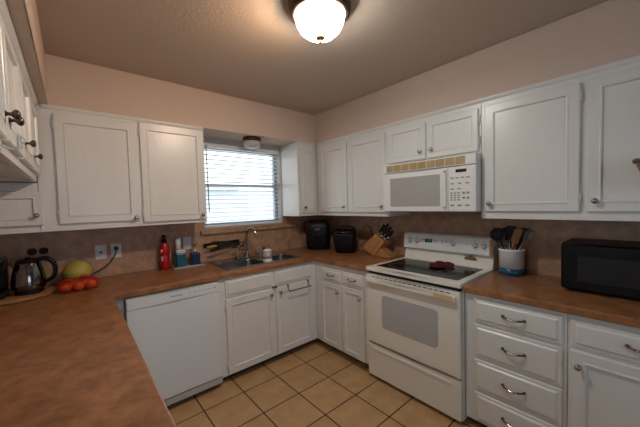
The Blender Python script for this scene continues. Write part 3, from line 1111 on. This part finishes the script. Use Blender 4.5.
# ------------------------------------------------------------------ ceiling lamps
LX, LY = -1.478, -1.755
cl = thing('ceiling_light', 'lit flush ceiling light with a white glass dome and bronze rim', 'lamp', (LX, LY, ZC))
DN = Fr((1, 0, 0), (0, 1, 0), (0, 0, -1), (LX, LY, ZC))
bm = new(); add_lathe(bm, DN, [(.10, 0.0005), (.152, 0.0005), (.158, .010), (.158, .036), (.152, .050), (.140, .060), (.128, .062), (.1262, .056)], 48)
obj('rim_pan', bm, 'bronze', cl)
bm = new(); add_lathe(bm, DN, [(.1250, .056), (.1250, .066), (.119, .094), (.104, .124), (.078, .147), (.048, .160), (.020, .165), (0, .166)], 48)
obj('glass_dome', bm, 'lamp', cl)
bm = new(); add_lathe(bm, DN, [(.026, .1645), (.022, .170), (.008, .174), (.006, .180), (.008, .185), (.005, .192), (0, .194)], 16)
obj('finial', bm, 'brass', cl)
for nm_, pw_, of_, dr_v, sz_ in (('bulb', BULB_POWER, (-.045, .050, -.092), (-.50, .76, -.40), .07), ('dome_glow_down', DOWN_POWER, (0, 0, -.130), (0, .05, -1), .13)):
    bd_ = bpy.data.lights.new(nm_, 'AREA')
    bd_.shape = 'DISK'
    bd_.size = sz_
    bd_.energy = pw_
    bd_.color = BULB_COLOR if nm_ == 'bulb' else LAMP_COLOR
    bo_ = bpy.data.objects.new(nm_, bd_)
    bo_.location = (LX + of_[0], LY + of_[1], ZC + of_[2])
    bo_.rotation_euler = Vector(dr_v).to_track_quat('-Z', 'Y').to_euler()
    COL.objects.link(bo_)

SLX, SLY = -1.065, -.215
sl = thing('ceiling_light', 'small unlit frosted glass light with dark rim under the soffit above the window', 'lamp', (SLX, SLY, ZS))
DN2 = Fr((1, 0, 0), (0, 1, 0), (0, 0, -1), (SLX, SLY, ZS))
bm = new(); add_lathe(bm, DN2, [(.080, .0005), (.088, .0005), (.088, .036), (.078, .038)], 36)
obj('rim_pan', bm, 'bronze', sl)
bm = new(); add_lathe(bm, DN2, [(.080, .036), (.084, .046), (.082, .075), (.072, .092), (.045, .102), (0, .105)], 36)
obj('glass_shade', bm, 'frost', sl)


# ------------------------------------------------------------------ wall outlets
def outlet(a, b, label, m='plate', kind='duplex'):
    t = thing('wall_outlet', label, 'outlet', (a, -.0065, b))
    bm = new(); add_box(bm, BACK, a - .036, a + .036, b - .058, b + .058, .0065, .012, bev=.002)
    p = obj('plate', bm, m, t)
    if kind == 'duplex':
        for s in (-.021, .021):
            bm = new()
            add_prism(bm, BACK, rrect(a - .016, a + .016, b + s - .013, b + s + .013, .006, 3), .0118, .0135)
            f = obj('socket', bm, m, p)
            bm = new()
            for q in (-.006, .006):
                add_box(bm, BACK, a + q - .001, a + q + .001, b + s - .004, b + s + .005, .0134, .0138)
            obj('slots', bm, 'deepdark', f)
    else:
        bm = new(); add_lathe(bm, BACK, [(.009, 0), (.009, .003), (.005, .004), (.005, .011), (0, .011)], 14, (a, b, .0118))
        obj('socket', bm, 'pewter', p)
    return t


outlet(-2.318, 1.113, 'white wall jack plate with one round socket left of the plugged outlet', kind='jack')
outlet(-2.218, 1.113, 'white wall outlet with a black plug in it above the left counter')
outlet(-1.667, 1.115, 'white wall outlet behind the soap bottles left of the window')
bo = thing('wall_outlet', 'dark brown double outlet on the backsplash behind the kettle', 'outlet', (-2.675, -.0065, 1.165))
for s in (-1, 1):
    bm = new(); add_prism(bm, BACK, rrect(-2.675 + s * .030 - .025, -2.675 + s * .030 + .025, 1.143, 1.190, .02), .0065, .016)
    obj('socket', bm, 'brown', bo)
bm = new(); add_box(bm, BACK, -2.735, -2.615, 1.135, 1.198, .0062, .008, bev=.0008)
obj('plate', bm, 'splash', bo)

# ------------------------------------------------------------------ left counter: board, kettle, coffee maker, fruit
BX, BYY = -2.775, -.245
bm = new(); add_lathe(bm, WLD, [(.190, 0.0005), (.196, .006), (.196, .018), (.190, .023), (0, .023)], 56, (BX, BYY, ZT))
tag(obj('wooden_board', bm, 'woodboard', base=(BX, BYY, ZT)), 'round wooden board on the left counter under the kettle', 'board')
KX, KY, KZ = -2.706, -.285, ZT + .0235
kt = thing('electric_kettle', 'dark shiny electric kettle with a black loop handle on the round board', 'kettle', (KX, KY, KZ))
bm = new(); add_lathe(bm, WLD, [(.066, 0), (.070, .004), (.070, .020), (.062, .024)], 32, (KX, KY, KZ))
obj('power_base', bm, 'black', kt)
M['kettle'] = mat('dark_kettle_steel', (0.20, 0.19, 0.185), 0.10, 1.0)
bm = new(); add_lathe(bm, WLD, [(.070, .025), (.082, .035), (.084, .06), (.080, .10), (.070, .15), (.060, .185), (.056, .195)], 36, (KX, KY, KZ))
bd = obj('jug', bm, 'kettle', kt)
bm = new()
add_prism(bm, Fr((-1, 0, 0), (0, 0, 1), (0, 1, 0), (KX, KY, KZ)), [(.052, .150), (.062, .158), (.088, .196), (.050, .194)], -.018, .018, bev=.003)
obj('spout', bm, 'kettle', kt)
bm = new(); add_lathe(bm, WLD, [(.056, .1955), (.055, .204), (.042, .214), (.014, .217), (.012, .226), (0, .227)], 32, (KX, KY, KZ))
obj('lid', bm, 'black', kt)
bm = new()
add_tube(bm, [(KX + .045, KY - .012, KZ + .206), (KX + .085, KY - .022, KZ + .212), (KX + .120, KY - .03, KZ + .180), (KX + .128, KY - .033, KZ + .130), (KX + .115, KY - .03, KZ + .085), (KX + .080, KY - .022, KZ + .060)], .013, 12, smooth=6, flat=1.2)
obj('handle', bm, 'black', kt)

CX_, CY_ = -2.872, -.265
cm = thing('coffee_maker', 'black coffee maker at the left edge beside the kettle', 'coffee maker', (CX_, CY_, ZT + .0235))
z0 = ZT + .0238
bm = new(); add_box(bm, WLD, CX_ - .075, CX_ + .068, CY_ - .10, CY_ + .09, z0, z0 + .035, bev=.01)
obj('base', bm, 'black', cm)
bm = new(); add_box(bm, WLD, CX_ - .075, CX_ + .068, CY_ + .02, CY_ + .09, z0 + .035, z0 + .20, bev=.01)
obj('column', bm, 'black', cm)
bm = new(); add_box(bm, WLD, CX_ - .075, CX_ + .068, CY_ - .10, CY_ + .09, z0 + .165, z0 + .235, bev=.014)
obj('brew_head', bm, 'blackgloss', cm)
bm = new(); add_lathe(bm, WLD, [(.045, 0), (.055, .02), (.055, .07), (.040, .10), (.040, .112)], 24, (CX_ - .004, CY_ - .042, z0 + .0355))
obj('carafe', bm, 'blackgloss', cm)

bm = new()
t = bmesh.new()
bmesh.ops.create_uvsphere(t, u_segments=32, v_segments=20, radius=1)
for v in t.verts:
    ax = v.co.x
    v.co = Vector((-2.468 + v.co.x * .084, -.125 + v.co.y * .080, ZT + .0855 + v.co.z * .085 + .002 * ax))
for f in t.faces:
    f.smooth = True
merge(bm, t)
ml = obj('melon', bm, 'melon', base=(-2.468, -.135, ZT))
tag(ml, 'yellow-green melon lying on the left counter behind the bagged oranges', 'melon')
bm = new(); add_lathe(bm, Fr((0, 1, 0), (0, 0, 1), (1, 0, 0)), [(.008, 0), (.006, .010), (0, .012)], 10, (-.125, ZT + .0855, -2.468 + .0825))
obj('stem_scar', bm, 'woodboard', ml)

# oranges in a red net
spots = [(-2.532, -.352, 0), (-2.466, -.364, 0), (-2.400, -.355, 0), (-2.499, -.295, .004), (-2.434, -.298, .004)]
orng = None
for i, (x, y, dz) in enumerate(spots):
    if orng is None:
        bm = new()
        t = bmesh.new()
        bmesh.ops.create_uvsphere(t, u_segments=24, v_segments=16, radius=.0315)
        for v in t.verts:
            v.co.z *= .94
        for f in t.faces:
            f.smooth = True
        merge(bm, t)
        o = orng = obj('orange', bm, 'orange')
        bm = new(); add_lathe(bm, WLD, [(.004, 0), (.003, .002), (0, .002)], 8, (0, 0, .0292))
        st = obj('stem_end', bm, 'woodboard', orng)
    else:
        o = orng.copy(); COL.objects.link(o)
        s2 = st.copy(); COL.objects.link(s2); s2.parent = o
    o.location = (x, y, ZT + .0320 + dz)
    o.rotation_euler = (.4 * i, .3 * i, i)
    tag(o, 'small reddish orange inside the red net bag beside the melon', 'orange', 'oranges in the red net bag')
bm = new()
ncx, ncy = -2.466, -.330
for s in range(40):
    a = 2 * math.pi * s / 40
    for tw in (-1, 1):
        pts = []
        for q in range(9):
            h = q / 8
            rr = [.90, 1.02, 1.08, 1.06, 1.0, .92, .78, .50, .16][q]
            zz = [.001, .010, .030, .046, .058, .067, .074, .078, .080][q]
            ang = a + tw * h * 1.0
            pts.append((ncx + rr * .104 * math.cos(ang), ncy + rr * .074 * math.sin(ang), ZT + zz + .0012))
        add_tube(bm, pts, .0010, 4)
nb = obj('net_bag', bm, 'net', base=(ncx, ncy, ZT))
tag(nb, 'red net bag wrapped around the oranges on the left counter', 'net bag')
bm = new(); add_tube(bm, [(ncx, ncy, ZT + .079), (ncx + .02, ncy + .005, ZT + .088), (ncx + .045, ncy + .010, ZT + .085), (ncx + .06, ncy + .01, ZT + .078)], .004, 8, smooth=4, radii=[.004, .006, .009, .011])
obj('gathered_end', bm, 'net', nb)

bm = new()
add_box(bm, BACK, -2.232, -2.206, 1.120, 1.148, .0145, .040, bev=.004)
pc = thing('power_cord', 'black power cord from the outlet down behind the melon to the kettle', 'cord', (-2.22, -.02, 1.12))
obj('plug', bm, 'cord', pc)
bm = new()
add_tube(bm, [(-2.219, -.038, 1.132), (-2.224, -.050, 1.10), (-2.245, -.045, 1.055), (-2.285, -.035, 1.005), (-2.335, -.030, .975), (-2.385, -.034, .950), (-2.44, -.040, .925), (-2.50, -.045, .918), (-2.555, -.10, .920), (-2.575, -.165, .938), (-2.602, -.225, .950), (-2.633, -.257, .950)], .0038, 8, smooth=6)
obj('cable', bm, 'cord', pc)

# ------------------------------------------------------------------ by the sink: red bottle, tray, soap bottles
rx, ry = -1.878, -.078
rb = thing('water_bottle', 'red metal bottle with a black cap left of the soap tray', 'bottle', (rx, ry, ZT))
bm = new(); add_lathe(bm, WLD, [(.036, .0005), (.040, .005), (.040, .105), (.036, .118), (.036, .128), (.041, .140), (.041, .185), (.036, .205), (.026, .228), (.022, .236)], 28, (rx, ry, ZT))
rbb = obj('shell', bm, 'red', rb)
bm = new()
for q, (b, h) in enumerate(((.16, .018), (.08, .04))):
    add_box(bm, Fr((.76, -.65, 0), (0, 0, 1), (-.65, -.76, 0), (rx, ry, ZT)), -.008, .006, b, b + h, .0395, .0412)
obj('print', bm, 'strap', rbb)
bm = new(); add_lathe(bm, WLD, [(.021, .237), (.023, .240), (.023, .258), (.014, .268), (.012, .285), (.016, .290), (.014, .300), (0, .302)], 20, (rx, ry, ZT))
obj('cap', bm, 'black', rb)

TF = WLD
bm = new()
add_cells(bm, WLD, [-1.825, -1.818, -1.572, -1.565], [-.165, -.158, -.042, -.035], lambda i, j: True, ZT + .0005, ZT + .006)
add_cells(bm, WLD, [-1.825, -1.818, -1.572, -1.565], [-.165, -.158, -.042, -.035], lambda i, j: not (i == 1 and j == 1), ZT + .006, ZT + .016)
tag(obj('soap_tray', bm, 'tray', base=(-1.695, -.1, ZT)), 'shallow pale grey tray under the soap bottles', 'tray')
tx, ty, tz = -1.758, -.10, ZT + .0065
sb = thing('soap_dispenser', 'teal square soap dispenser with a tall white pump top on the tray', 'soap dispenser', (tx, ty, tz))
bm = new(); add_box(bm, WLD, tx - .043, tx + .043, ty - .04, ty + .04, tz, tz + .125, bev=.008)
obj('bottle', bm, 'teal', sb)
bm = new(); add_box(bm, WLD, tx - .038, tx + .038, ty - .036, ty + .036, tz + .126, tz + .155, bev=.006)
add_lathe(bm, WLD, [(.022, .155), (.020, .19), (.024, .20), (.022, .255), (.010, .262), (0, .262)], 20, (tx - .014, ty, tz))
obj('pump_top', bm, 'plate', sb)
bx_, by_ = -1.632, -.10
db = thing('soap_dispenser', 'dark blue square soap dispenser with a thin metal pump on the tray', 'soap dispenser', (bx_, by_, tz))
bm = new(); add_box(bm, WLD, bx_ - .040, bx_ + .040, by_ - .036, by_ + .036, tz, tz + .110, bev=.008)
obj('bottle', bm, 'navy', db)
bm = new(); add_lathe(bm, WLD, [(.015, .110), (.015, .122), (.008, .126), (.007, .185), (.012, .190), (.011, .205), (0, .206)], 16, (bx_, by_, tz))
add_tube(bm, [(bx_, by_, tz + .196), (bx_ + .01, by_ - .035, tz + .196), (bx_ + .012, by_ - .045, tz + .186)], .004, 8, smooth=3)
obj('pump_top', bm, 'steel', db)

# knives and scissors on the strip under the window
bm = new(); add_box(bm, BACK, -1.522, -1.150, 1.046, 1.090, .0065, .020, bev=.003)
tag(obj('magnetic_strip', bm, 'black', base=(-1.34, -.007, 1.068)), 'black magnetic knife strip on the backsplash under the window ledge', 'knife strip')


def strip_knife(label, p0, p1, p2, hm, c=.0215, w=.026):
    """Handle from p0 to p1, blade on from p1 to p2 (all in a, b of the back wall)."""
    p0, p1, p2 = (Vector((*p, 0)) for p in (p0, p1, p2))
    t = thing('kitchen_knife', label, 'knife', BACK(p1.x, p1.y, c))
    bm = new()
    add_tube(bm, [BACK(p0.x, p0.y, c + .012), BACK((p0.x + p1.x) / 2, (p0.y + p1.y) / 2, c + .012), BACK(p1.x, p1.y, c + .012)], .010, 10, smooth=3, radii=[.011, .0135, .011])
    obj('handle', bm, hm, t)
    d = (p2 - p1).normalized()
    nn = Vector((-d.y, d.x, 0))
    bm = new()
    pts = [p1 - d * .004 - nn * w * .5, p1 + (p2 - p1) * .7 - nn * w * .5, p2 + nn * w * .4, p1 - d * .004 + nn * w * .5]
    add_prism(bm, BACK, [(q.x, q.y) for q in pts], c + .0105, c + .0125)
    obj('blade', bm, 'pewter', t)


strip_knife('knife with black handle pointing right along the top of the strip', (-1.165, 1.092), (-1.285, 1.085), (-1.50, 1.098), 'black', .0215)
strip_knife('knife with black handle lying slanted across the middle of the strip', (-1.185, 1.060), (-1.30, 1.064), (-1.49, 1.050), 'blackmat', .0450)
strip_knife('knife with dark yellow handle at the left end of the strip', (-1.515, 1.060), (-1.42, 1.066), (-1.25, 1.085), 'yellow', .0690)
strip_knife('knife with short black handle lowest on the strip', (-1.49, 1.030), (-1.40, 1.042), (-1.24, 1.070), 'black', .0930)
sc = thing('kitchen_scissors', 'dark handled scissors at the right end of the strip under the window', 'scissors', BACK(-1.19, 1.03, .03))
bm = new()
for s in (-1, 1):
    add_tube(bm, [BACK(-1.175 + .024 * math.cos(q), 1.040 + s * .022 + .019 * math.sin(q), .123) for q in [2 * math.pi * i / 18 for i in range(19)]], .0045, 8)
obj('finger_loops', bm, 'black', sc)
bm = new()
for s in (-1, 1):
    add_prism(bm, BACK, [(-1.195, 1.040 + s * .020), (-1.195, 1.040 + s * .010), (-1.36, 1.040 - s * .008), (-1.24, 1.040 + s * .002)], .1215 + s * .0015, .1240 + s * .0015)
obj('blades', bm, 'blade', sc)

# ------------------------------------------------------------------ corner appliances
DG = Vector((-.66, -.75, 0)).normalized()       # facing the room's diagonal
af = thing('air_fryer', 'tall black air fryer in the back corner of the counter', 'air fryer', (-.235, -.225, ZT))
FA = Fr(Vector((-DG.y, DG.x, 0)) * 1, (0, 0, 1), DG, (-.235, -.225, ZT))
FA = Fr((.75, -.66, 0), (0, 0, 1), tuple(DG), (-.235, -.225, ZT))


def loft(bm, F, prof, n=6):
    """Rounded-square sections (half width a, half depth c, corner radius, height) joined upwards."""
    t = bmesh.new()
    rings = []
    for wa, wc, rad, h in prof:
        rings.append([t.verts.new(F(p, h, q)) for p, q in rrect(-wa, wa, -wc, wc, rad, n)])
    for r0, r1 in zip(rings, rings[1:]):
        m_ = len(r0)
        for i in range(m_):
            t.faces.new((r0[i], r0[(i + 1) % m_], r1[(i + 1) % m_], r1[i])).smooth = True
    t.faces.new(rings[0][::-1])
    t.faces.new(rings[-1])
    merge(bm, t)


bm = new(); loft(bm, FA, [(.122, .112, .05, .0008), (.134, .122, .055, .01), (.140, .128, .06, .14), (.138, .126, .06, .26), (.126, .115, .055, .318), (.095, .085, .05, .340)])
ab = obj('housing', bm, 'black', af)
bm = new(); loft(bm, Fr(FA.u, FA.v, FA.n, FA(0, 0, .100)), [(.085, .030, .02, .030), (.090, .032, .02, .045), (.090, .032, .02, .185), (.084, .028, .02, .195)])
dr_ = obj('basket_drawer', bm, 'blackgloss', af)
bm = new(); add_box(bm, FA, -.016, .016, .075, .165, .130, .178, bev=.008)
obj('drawer_handle', bm, 'black', dr_)
bm = new(); add_box(bm, FA, -.034, .022, .238, .246, .1262, .1290, bev=.001)
obj('logo_strip', bm, 'lgrey', ab)

bx2, by2 = -.215, -.655
rc = thing('rice_cooker', 'black ribbed countertop cooker with an arched lid handle beside the air fryer', 'cooker', (bx2, by2, ZT))
FC = Fr((.70, -.714, 0), (0, 0, 1), (-.714, -.70, 0), (bx2, by2, ZT))
bm = new()
loft(bm, FC, [(.098, .085, .06, .0008), (.110, .098, .07, .012), (.124, .110, .075, .10), (.128, .112, .075, .19), (.122, .108, .07, .215)])
for k in range(9):
    a = -.072 + k * .018
    add_tube(bm, [FC(a, .03, .100), FC(a, .17, .112)], .003, 6)
rcb = obj('pot_body', bm, 'black', rc)
bm = new(); loft(bm, FC, [(.122, .108, .07, .2155), (.120, .106, .07, .232), (.098, .086, .06, .250), (.05, .045, .03, .257)])
obj('lid', bm, 'blackgloss', rc)
bm = new(); add_tube(bm, [FC(-.118, .225, 0), FC(-.100, .262, 0), (FC(-.05, .280, 0)), FC(0, .284, 0), FC(.05, .280, 0), FC(.100, .262, 0), FC(.118, .225, 0)], .009, 10, smooth=4)
obj('carry_handle', bm, 'black', rc)
bm = new(); add_box(bm, Fr(FC.n, FC.v, FC.u, FC.o), -.03, .03, .13, .19, .118, .129, bev=.003)
obj('side_panel', bm, 'lgrey', rcb)
bm = new()
add_tube(bm, [(-.102, -.741, 1.08), (-.06, -.785, 1.16), (-.030, -.81, 1.195), (-.022, -.835, 1.185), (-.020, -.88, 1.10), (-.022, -.925, 1.03), (-.04, -.90, .97), (-.06, -.87, .925), (-.085, -.845, .9175)], .004, 8, smooth=6)
tag(obj('power_cord', bm, 'cord', base=(-.05, -.85, ZT)), 'dark power cord looping on the wall between the cooker and the knife block', 'cord')

# knife block, seen from its side
kb_ = thing('knife_block', 'light wooden slanted knife block on the counter left of the range', 'knife block', (-.165, -1.08, ZT))
KF = Fr((0, -1, 0), (0, 0, 1), (-1, 0, 0))
bm = new()
add_prism(bm, KF, [(.902, .985), (1.042, .9135), (1.055, .9135), (1.178, 1.066), (1.070, 1.134)], .105, .220, bev=.003)
kbo = obj('block', bm, 'blockwood', kb_)
bm = new()
add_prism(bm, KF, [(1.062, .9135), (1.232, .9135), (1.228, .940), (1.130, 1.002)], .110, .214, bev=.003)
obj('foot', bm, 'blockwood', kb_)
bm = new()
add_prism(bm, KF, [(1.012, .9305), (1.018, .9275), (1.140, 1.0825), (1.132, 1.0865)], .2195, .2206)
obj('joint_line', bm, 'spoonwood', kbo)
kdir = Vector((0, -.60, .80)).normalized()
kd2 = Vector((-0, -(1.178 - 1.055), 1.066 - .9135)).normalized()
knvs = []


def block_knife(label, e, x, L, w, hm='black'):
    """e = 0..1 along the upper end of the block, x = depth in the block."""
    p = Vector((-x, -(1.074 + (1.172 - 1.074) * e), 1.132 + (1.069 - 1.132) * e)) + kd2 * .0015
    t = thing('block_knife', label, 'knife', p)
    q = p + kd2 * .034
    bm = new(); add_tube(bm, [p, q], w * .8, 8, flat=.5)
    obj('bolster', bm, 'blade', t)
    bm = new(); add_tube(bm, [q, q + kd2 * L * .5 + Vector((0, -.002, .002)), q + kd2 * L], w, 10, smooth=4, radii=[w * .9, w * 1.15, w * 1.0, w * 1.2], flat=.7)
    obj('handle', bm, hm, t)


block_knife('black-handled knife highest at the back of the knife block', .09, .135, .100, .0135)
block_knife('black-handled knife with a bright bolster, upper front slot of the knife block', .12, .195, .098, .0135)
block_knife('black-handled knife in the middle back slot of the knife block', .46, .135, .092, .0135)
block_knife('black-handled knife in the middle front slot of the knife block', .48, .195, .090, .0135)
block_knife('small black-handled knife in the lower back slot of the knife block', .82, .140, .075, .0125)
block_knife('black-handled knife with a long bright shank, lowest front of the knife block', .86, .198, .070, .0125)

# ------------------------------------------------------------------ right counter: crock with utensils, black microwave
QX, QY = -.118, -2.209
cr_ = thing('utensil_crock', 'white stoneware crock with a blue band at its foot holding utensils', 'crock', (QX, QY, ZT))
bm = new(); add_lathe(bm, WLD, [(0, .0005), (.070, .0005), (.076, .004), (.077, .050), (.0706, .050), (.0706, .008), (0, .008)], 40, (QX, QY, ZT))
obj('blue_band', bm, 'crockblue', cr_, label='blue glazed foot band')
bm = new(); add_lathe(bm, WLD, [(0, .0085), (.0702, .0085), (.0702, .0503), (.077, .0503), (.077, .168), (.081, .172), (.081, .182), (.076, .184), (.071, .180), (.0665, .02), (0, .02)], 40, (QX, QY, ZT))
obj('pot', bm, 'crock', cr_)


def utensil(name, label, cat, bottom, top, r, hm, head=None):
    b0 = Vector((QX + bottom[0], QY + bottom[1], ZT + .024 + r))
    b1 = Vector((QX + top[0], QY + top[1], ZT + top[2]))
    t = thing(name, label, cat, b0)
    bm = new(); add_tube(bm, [b0, b1], r, 8)
    obj('handle', bm, hm, t)
    d = (b1 - b0).normalized()
    if head:
        side = Vector((-.30, .954, 0))
        side = (side - d * side.dot(d)).normalized()
        nrm = d.cross(side)
        head(t, b1, d, side, nrm)
    return t


def h_ladle(t, p, d, s, n):
    bm = new()
    F = Fr(tuple(s), tuple(d), tuple(n), p + d * .044)
    add_lathe(bm, F, [(0, -.026), (.028, -.021), (.044, -.004), (.050, .010), (.046, .010), (.038, -.002), (.024, -.014), (0, -.019)], 24)
    obj('bowl', bm, 'blackmat', t)


def h_flat(m, w, L):
    def f(t, p, d, s, n):
        bm = new()
        F = Fr(tuple(s), tuple(d), tuple(n), p)
        add_prism(bm, F, rrect(-w, w, -.006, L, min(w, L) * .55), -.004, .004, bev=.0015)
        obj('blade', bm, m, t)
    return f


def h_whisk(t, p, d, s, n):
    bm = new()
    for k in range(5):
        a = math.pi * k / 5
        sv = s * math.cos(a) + n * math.sin(a)
        add_tube(bm, [p - d * .004, p + d * .03 + sv * .016, p + d * .065 + sv * .024, p + d * .09 + sv * .014, p + d * .098, p + d * .09 - sv * .014, p + d * .065 - sv * .024, p + d * .03 - sv * .016, p - d * .004], .0013, 5, smooth=4)
    obj('wires', bm, 'steel', t)


utensil('ladle', 'black ladle with a round bowl on the left in the utensil crock', 'ladle', (-.050, -.030), (-.050, .054, .240), .006, 'black', h_ladle)
utensil('wooden_spoon', 'brown wooden spoon leaning right in the utensil crock', 'spoon', (-.032, .038), (-.032, -.026, .235), .006, 'spoonwood', h_flat('spoonwood', .023, .098))
utensil('whisk', 'metal wire whisk leaning furthest right in the utensil crock', 'whisk', (-.016, .040), (-.016, -.078, .235), .005, 'steel', h_whisk)
utensil('metal_spoon_handle', 'metal handle standing upright between the black utensils in the crock', 'utensil', (-.001, .002), (-.001, .016, .270), .0055, 'steel')
utensil('spatula', 'black nylon spatula in the middle of the utensil crock', 'spatula', (.014, .030), (.014, .012, .245), .006, 'black', h_flat('blackmat', .032, .100))
utensil('thin_skewer', 'thin wooden stick leaning furthest left in the utensil crock', 'stick', (.027, -.046), (.027, .125, .335), .0035, 'spoonwood')
utensil('serving_spoon', 'black serving spoon leaning to the right behind the wooden spoon', 'spoon', (.040, .030), (.040, -.046, .240), .006, 'black', h_flat('blackmat', .028, .095))
utensil('slotted_turner', 'black slotted turner behind the ladle in the utensil crock', 'turner', (.054, -.012), (.054, .030, .240), .006, 'black', h_flat('black', .032, .090))

bmw = thing('countertop_microwave', 'black countertop microwave on the right counter at the picture edge', 'microwave', (-.2, -2.78, ZT))
T0, T1 = ZT + .014, 1.186
bm = new(); add_box(bm, RIGHT, 2.520, 3.050, T0, T1, .030, .325, bev=.006)
for a in (2.56, 3.01):
    for c in (.07, .29):
        add_lathe(bm, WLD, [(.015, 0.0005), (.015, .016)], 12, (-c, -a, ZT))
obj('case', bm, 'black', bmw)
bm = new(); add_box(bm, RIGHT, 2.521, 2.915, T0 + .002, T1 - .002, .326, .348, bev=.008)
mdr = obj('door', bm, 'blackgloss', bmw)
bm = new(); add_prism(bm, RIGHT, rrect(2.592, 2.890, T0 + .052, T1 - .068, .008), .3475, .3492)
obj('door_window', bm, 'darkwin', mdr)
bm = new(); add_box(bm, RIGHT, 2.918, 3.048, T0 + .002, T1 - .002, .326, .346, bev=.006)
pn = obj('control_panel', bm, 'blackgloss', bmw)
bm = new(); add_box(bm, RIGHT, 2.935, 3.03, T1 - .05, T1 - .025, .3458, .347)
obj('display', bm, 'screen', pn)
for i in range(3):
    for j in range(4):
        bm = new(); add_box(bm, RIGHT, 2.938 + i * .034, 2.960 + i * .034, T0 + .05 + j * .028, T0 + .066 + j * .028, .3458, .3475, bev=.001)
        obj('key', bm, 'grey', pn)

# basket hung over the right cabinet door
hb_ = thing('hanging_basket', 'dark woven basket hanging on the right cabinet door at the picture edge', 'basket', (-.44, -2.86, 1.50))
FB = Fr((1, 0, 0), (0, 1, 0), (0, 0, 1), (-.474, -2.908, 1.478))
bm = new(); add_lathe(bm, FB, [(.040, 0), (.055, .01), (.078, .06), (.102, .125), (.096, .125), (.072, .06), (.048, .014), (0, .012)], 30)
hbo = obj('bowl', bm, 'wicker', hb_)
bm = new()
n_ = 96
add_tube(bm, [FB(.102 * math.cos(2 * math.pi * i / n_), .102 * math.sin(2 * math.pi * i / n_), .129 + .004 * math.sin(i * 1.3)) for i in range(n_ + 1)], .0075, 8)
obj('rim', bm, 'wicker', hbo)
bm = new()
add_tube(bm, [FB(.0955, 0, .129), FB(.0955, 0, .582), FB(.112, 0, .5845), FB(.1195, 0, .5845)], .0022, 6)
obj('hanger', bm, 'pewter', hb_)
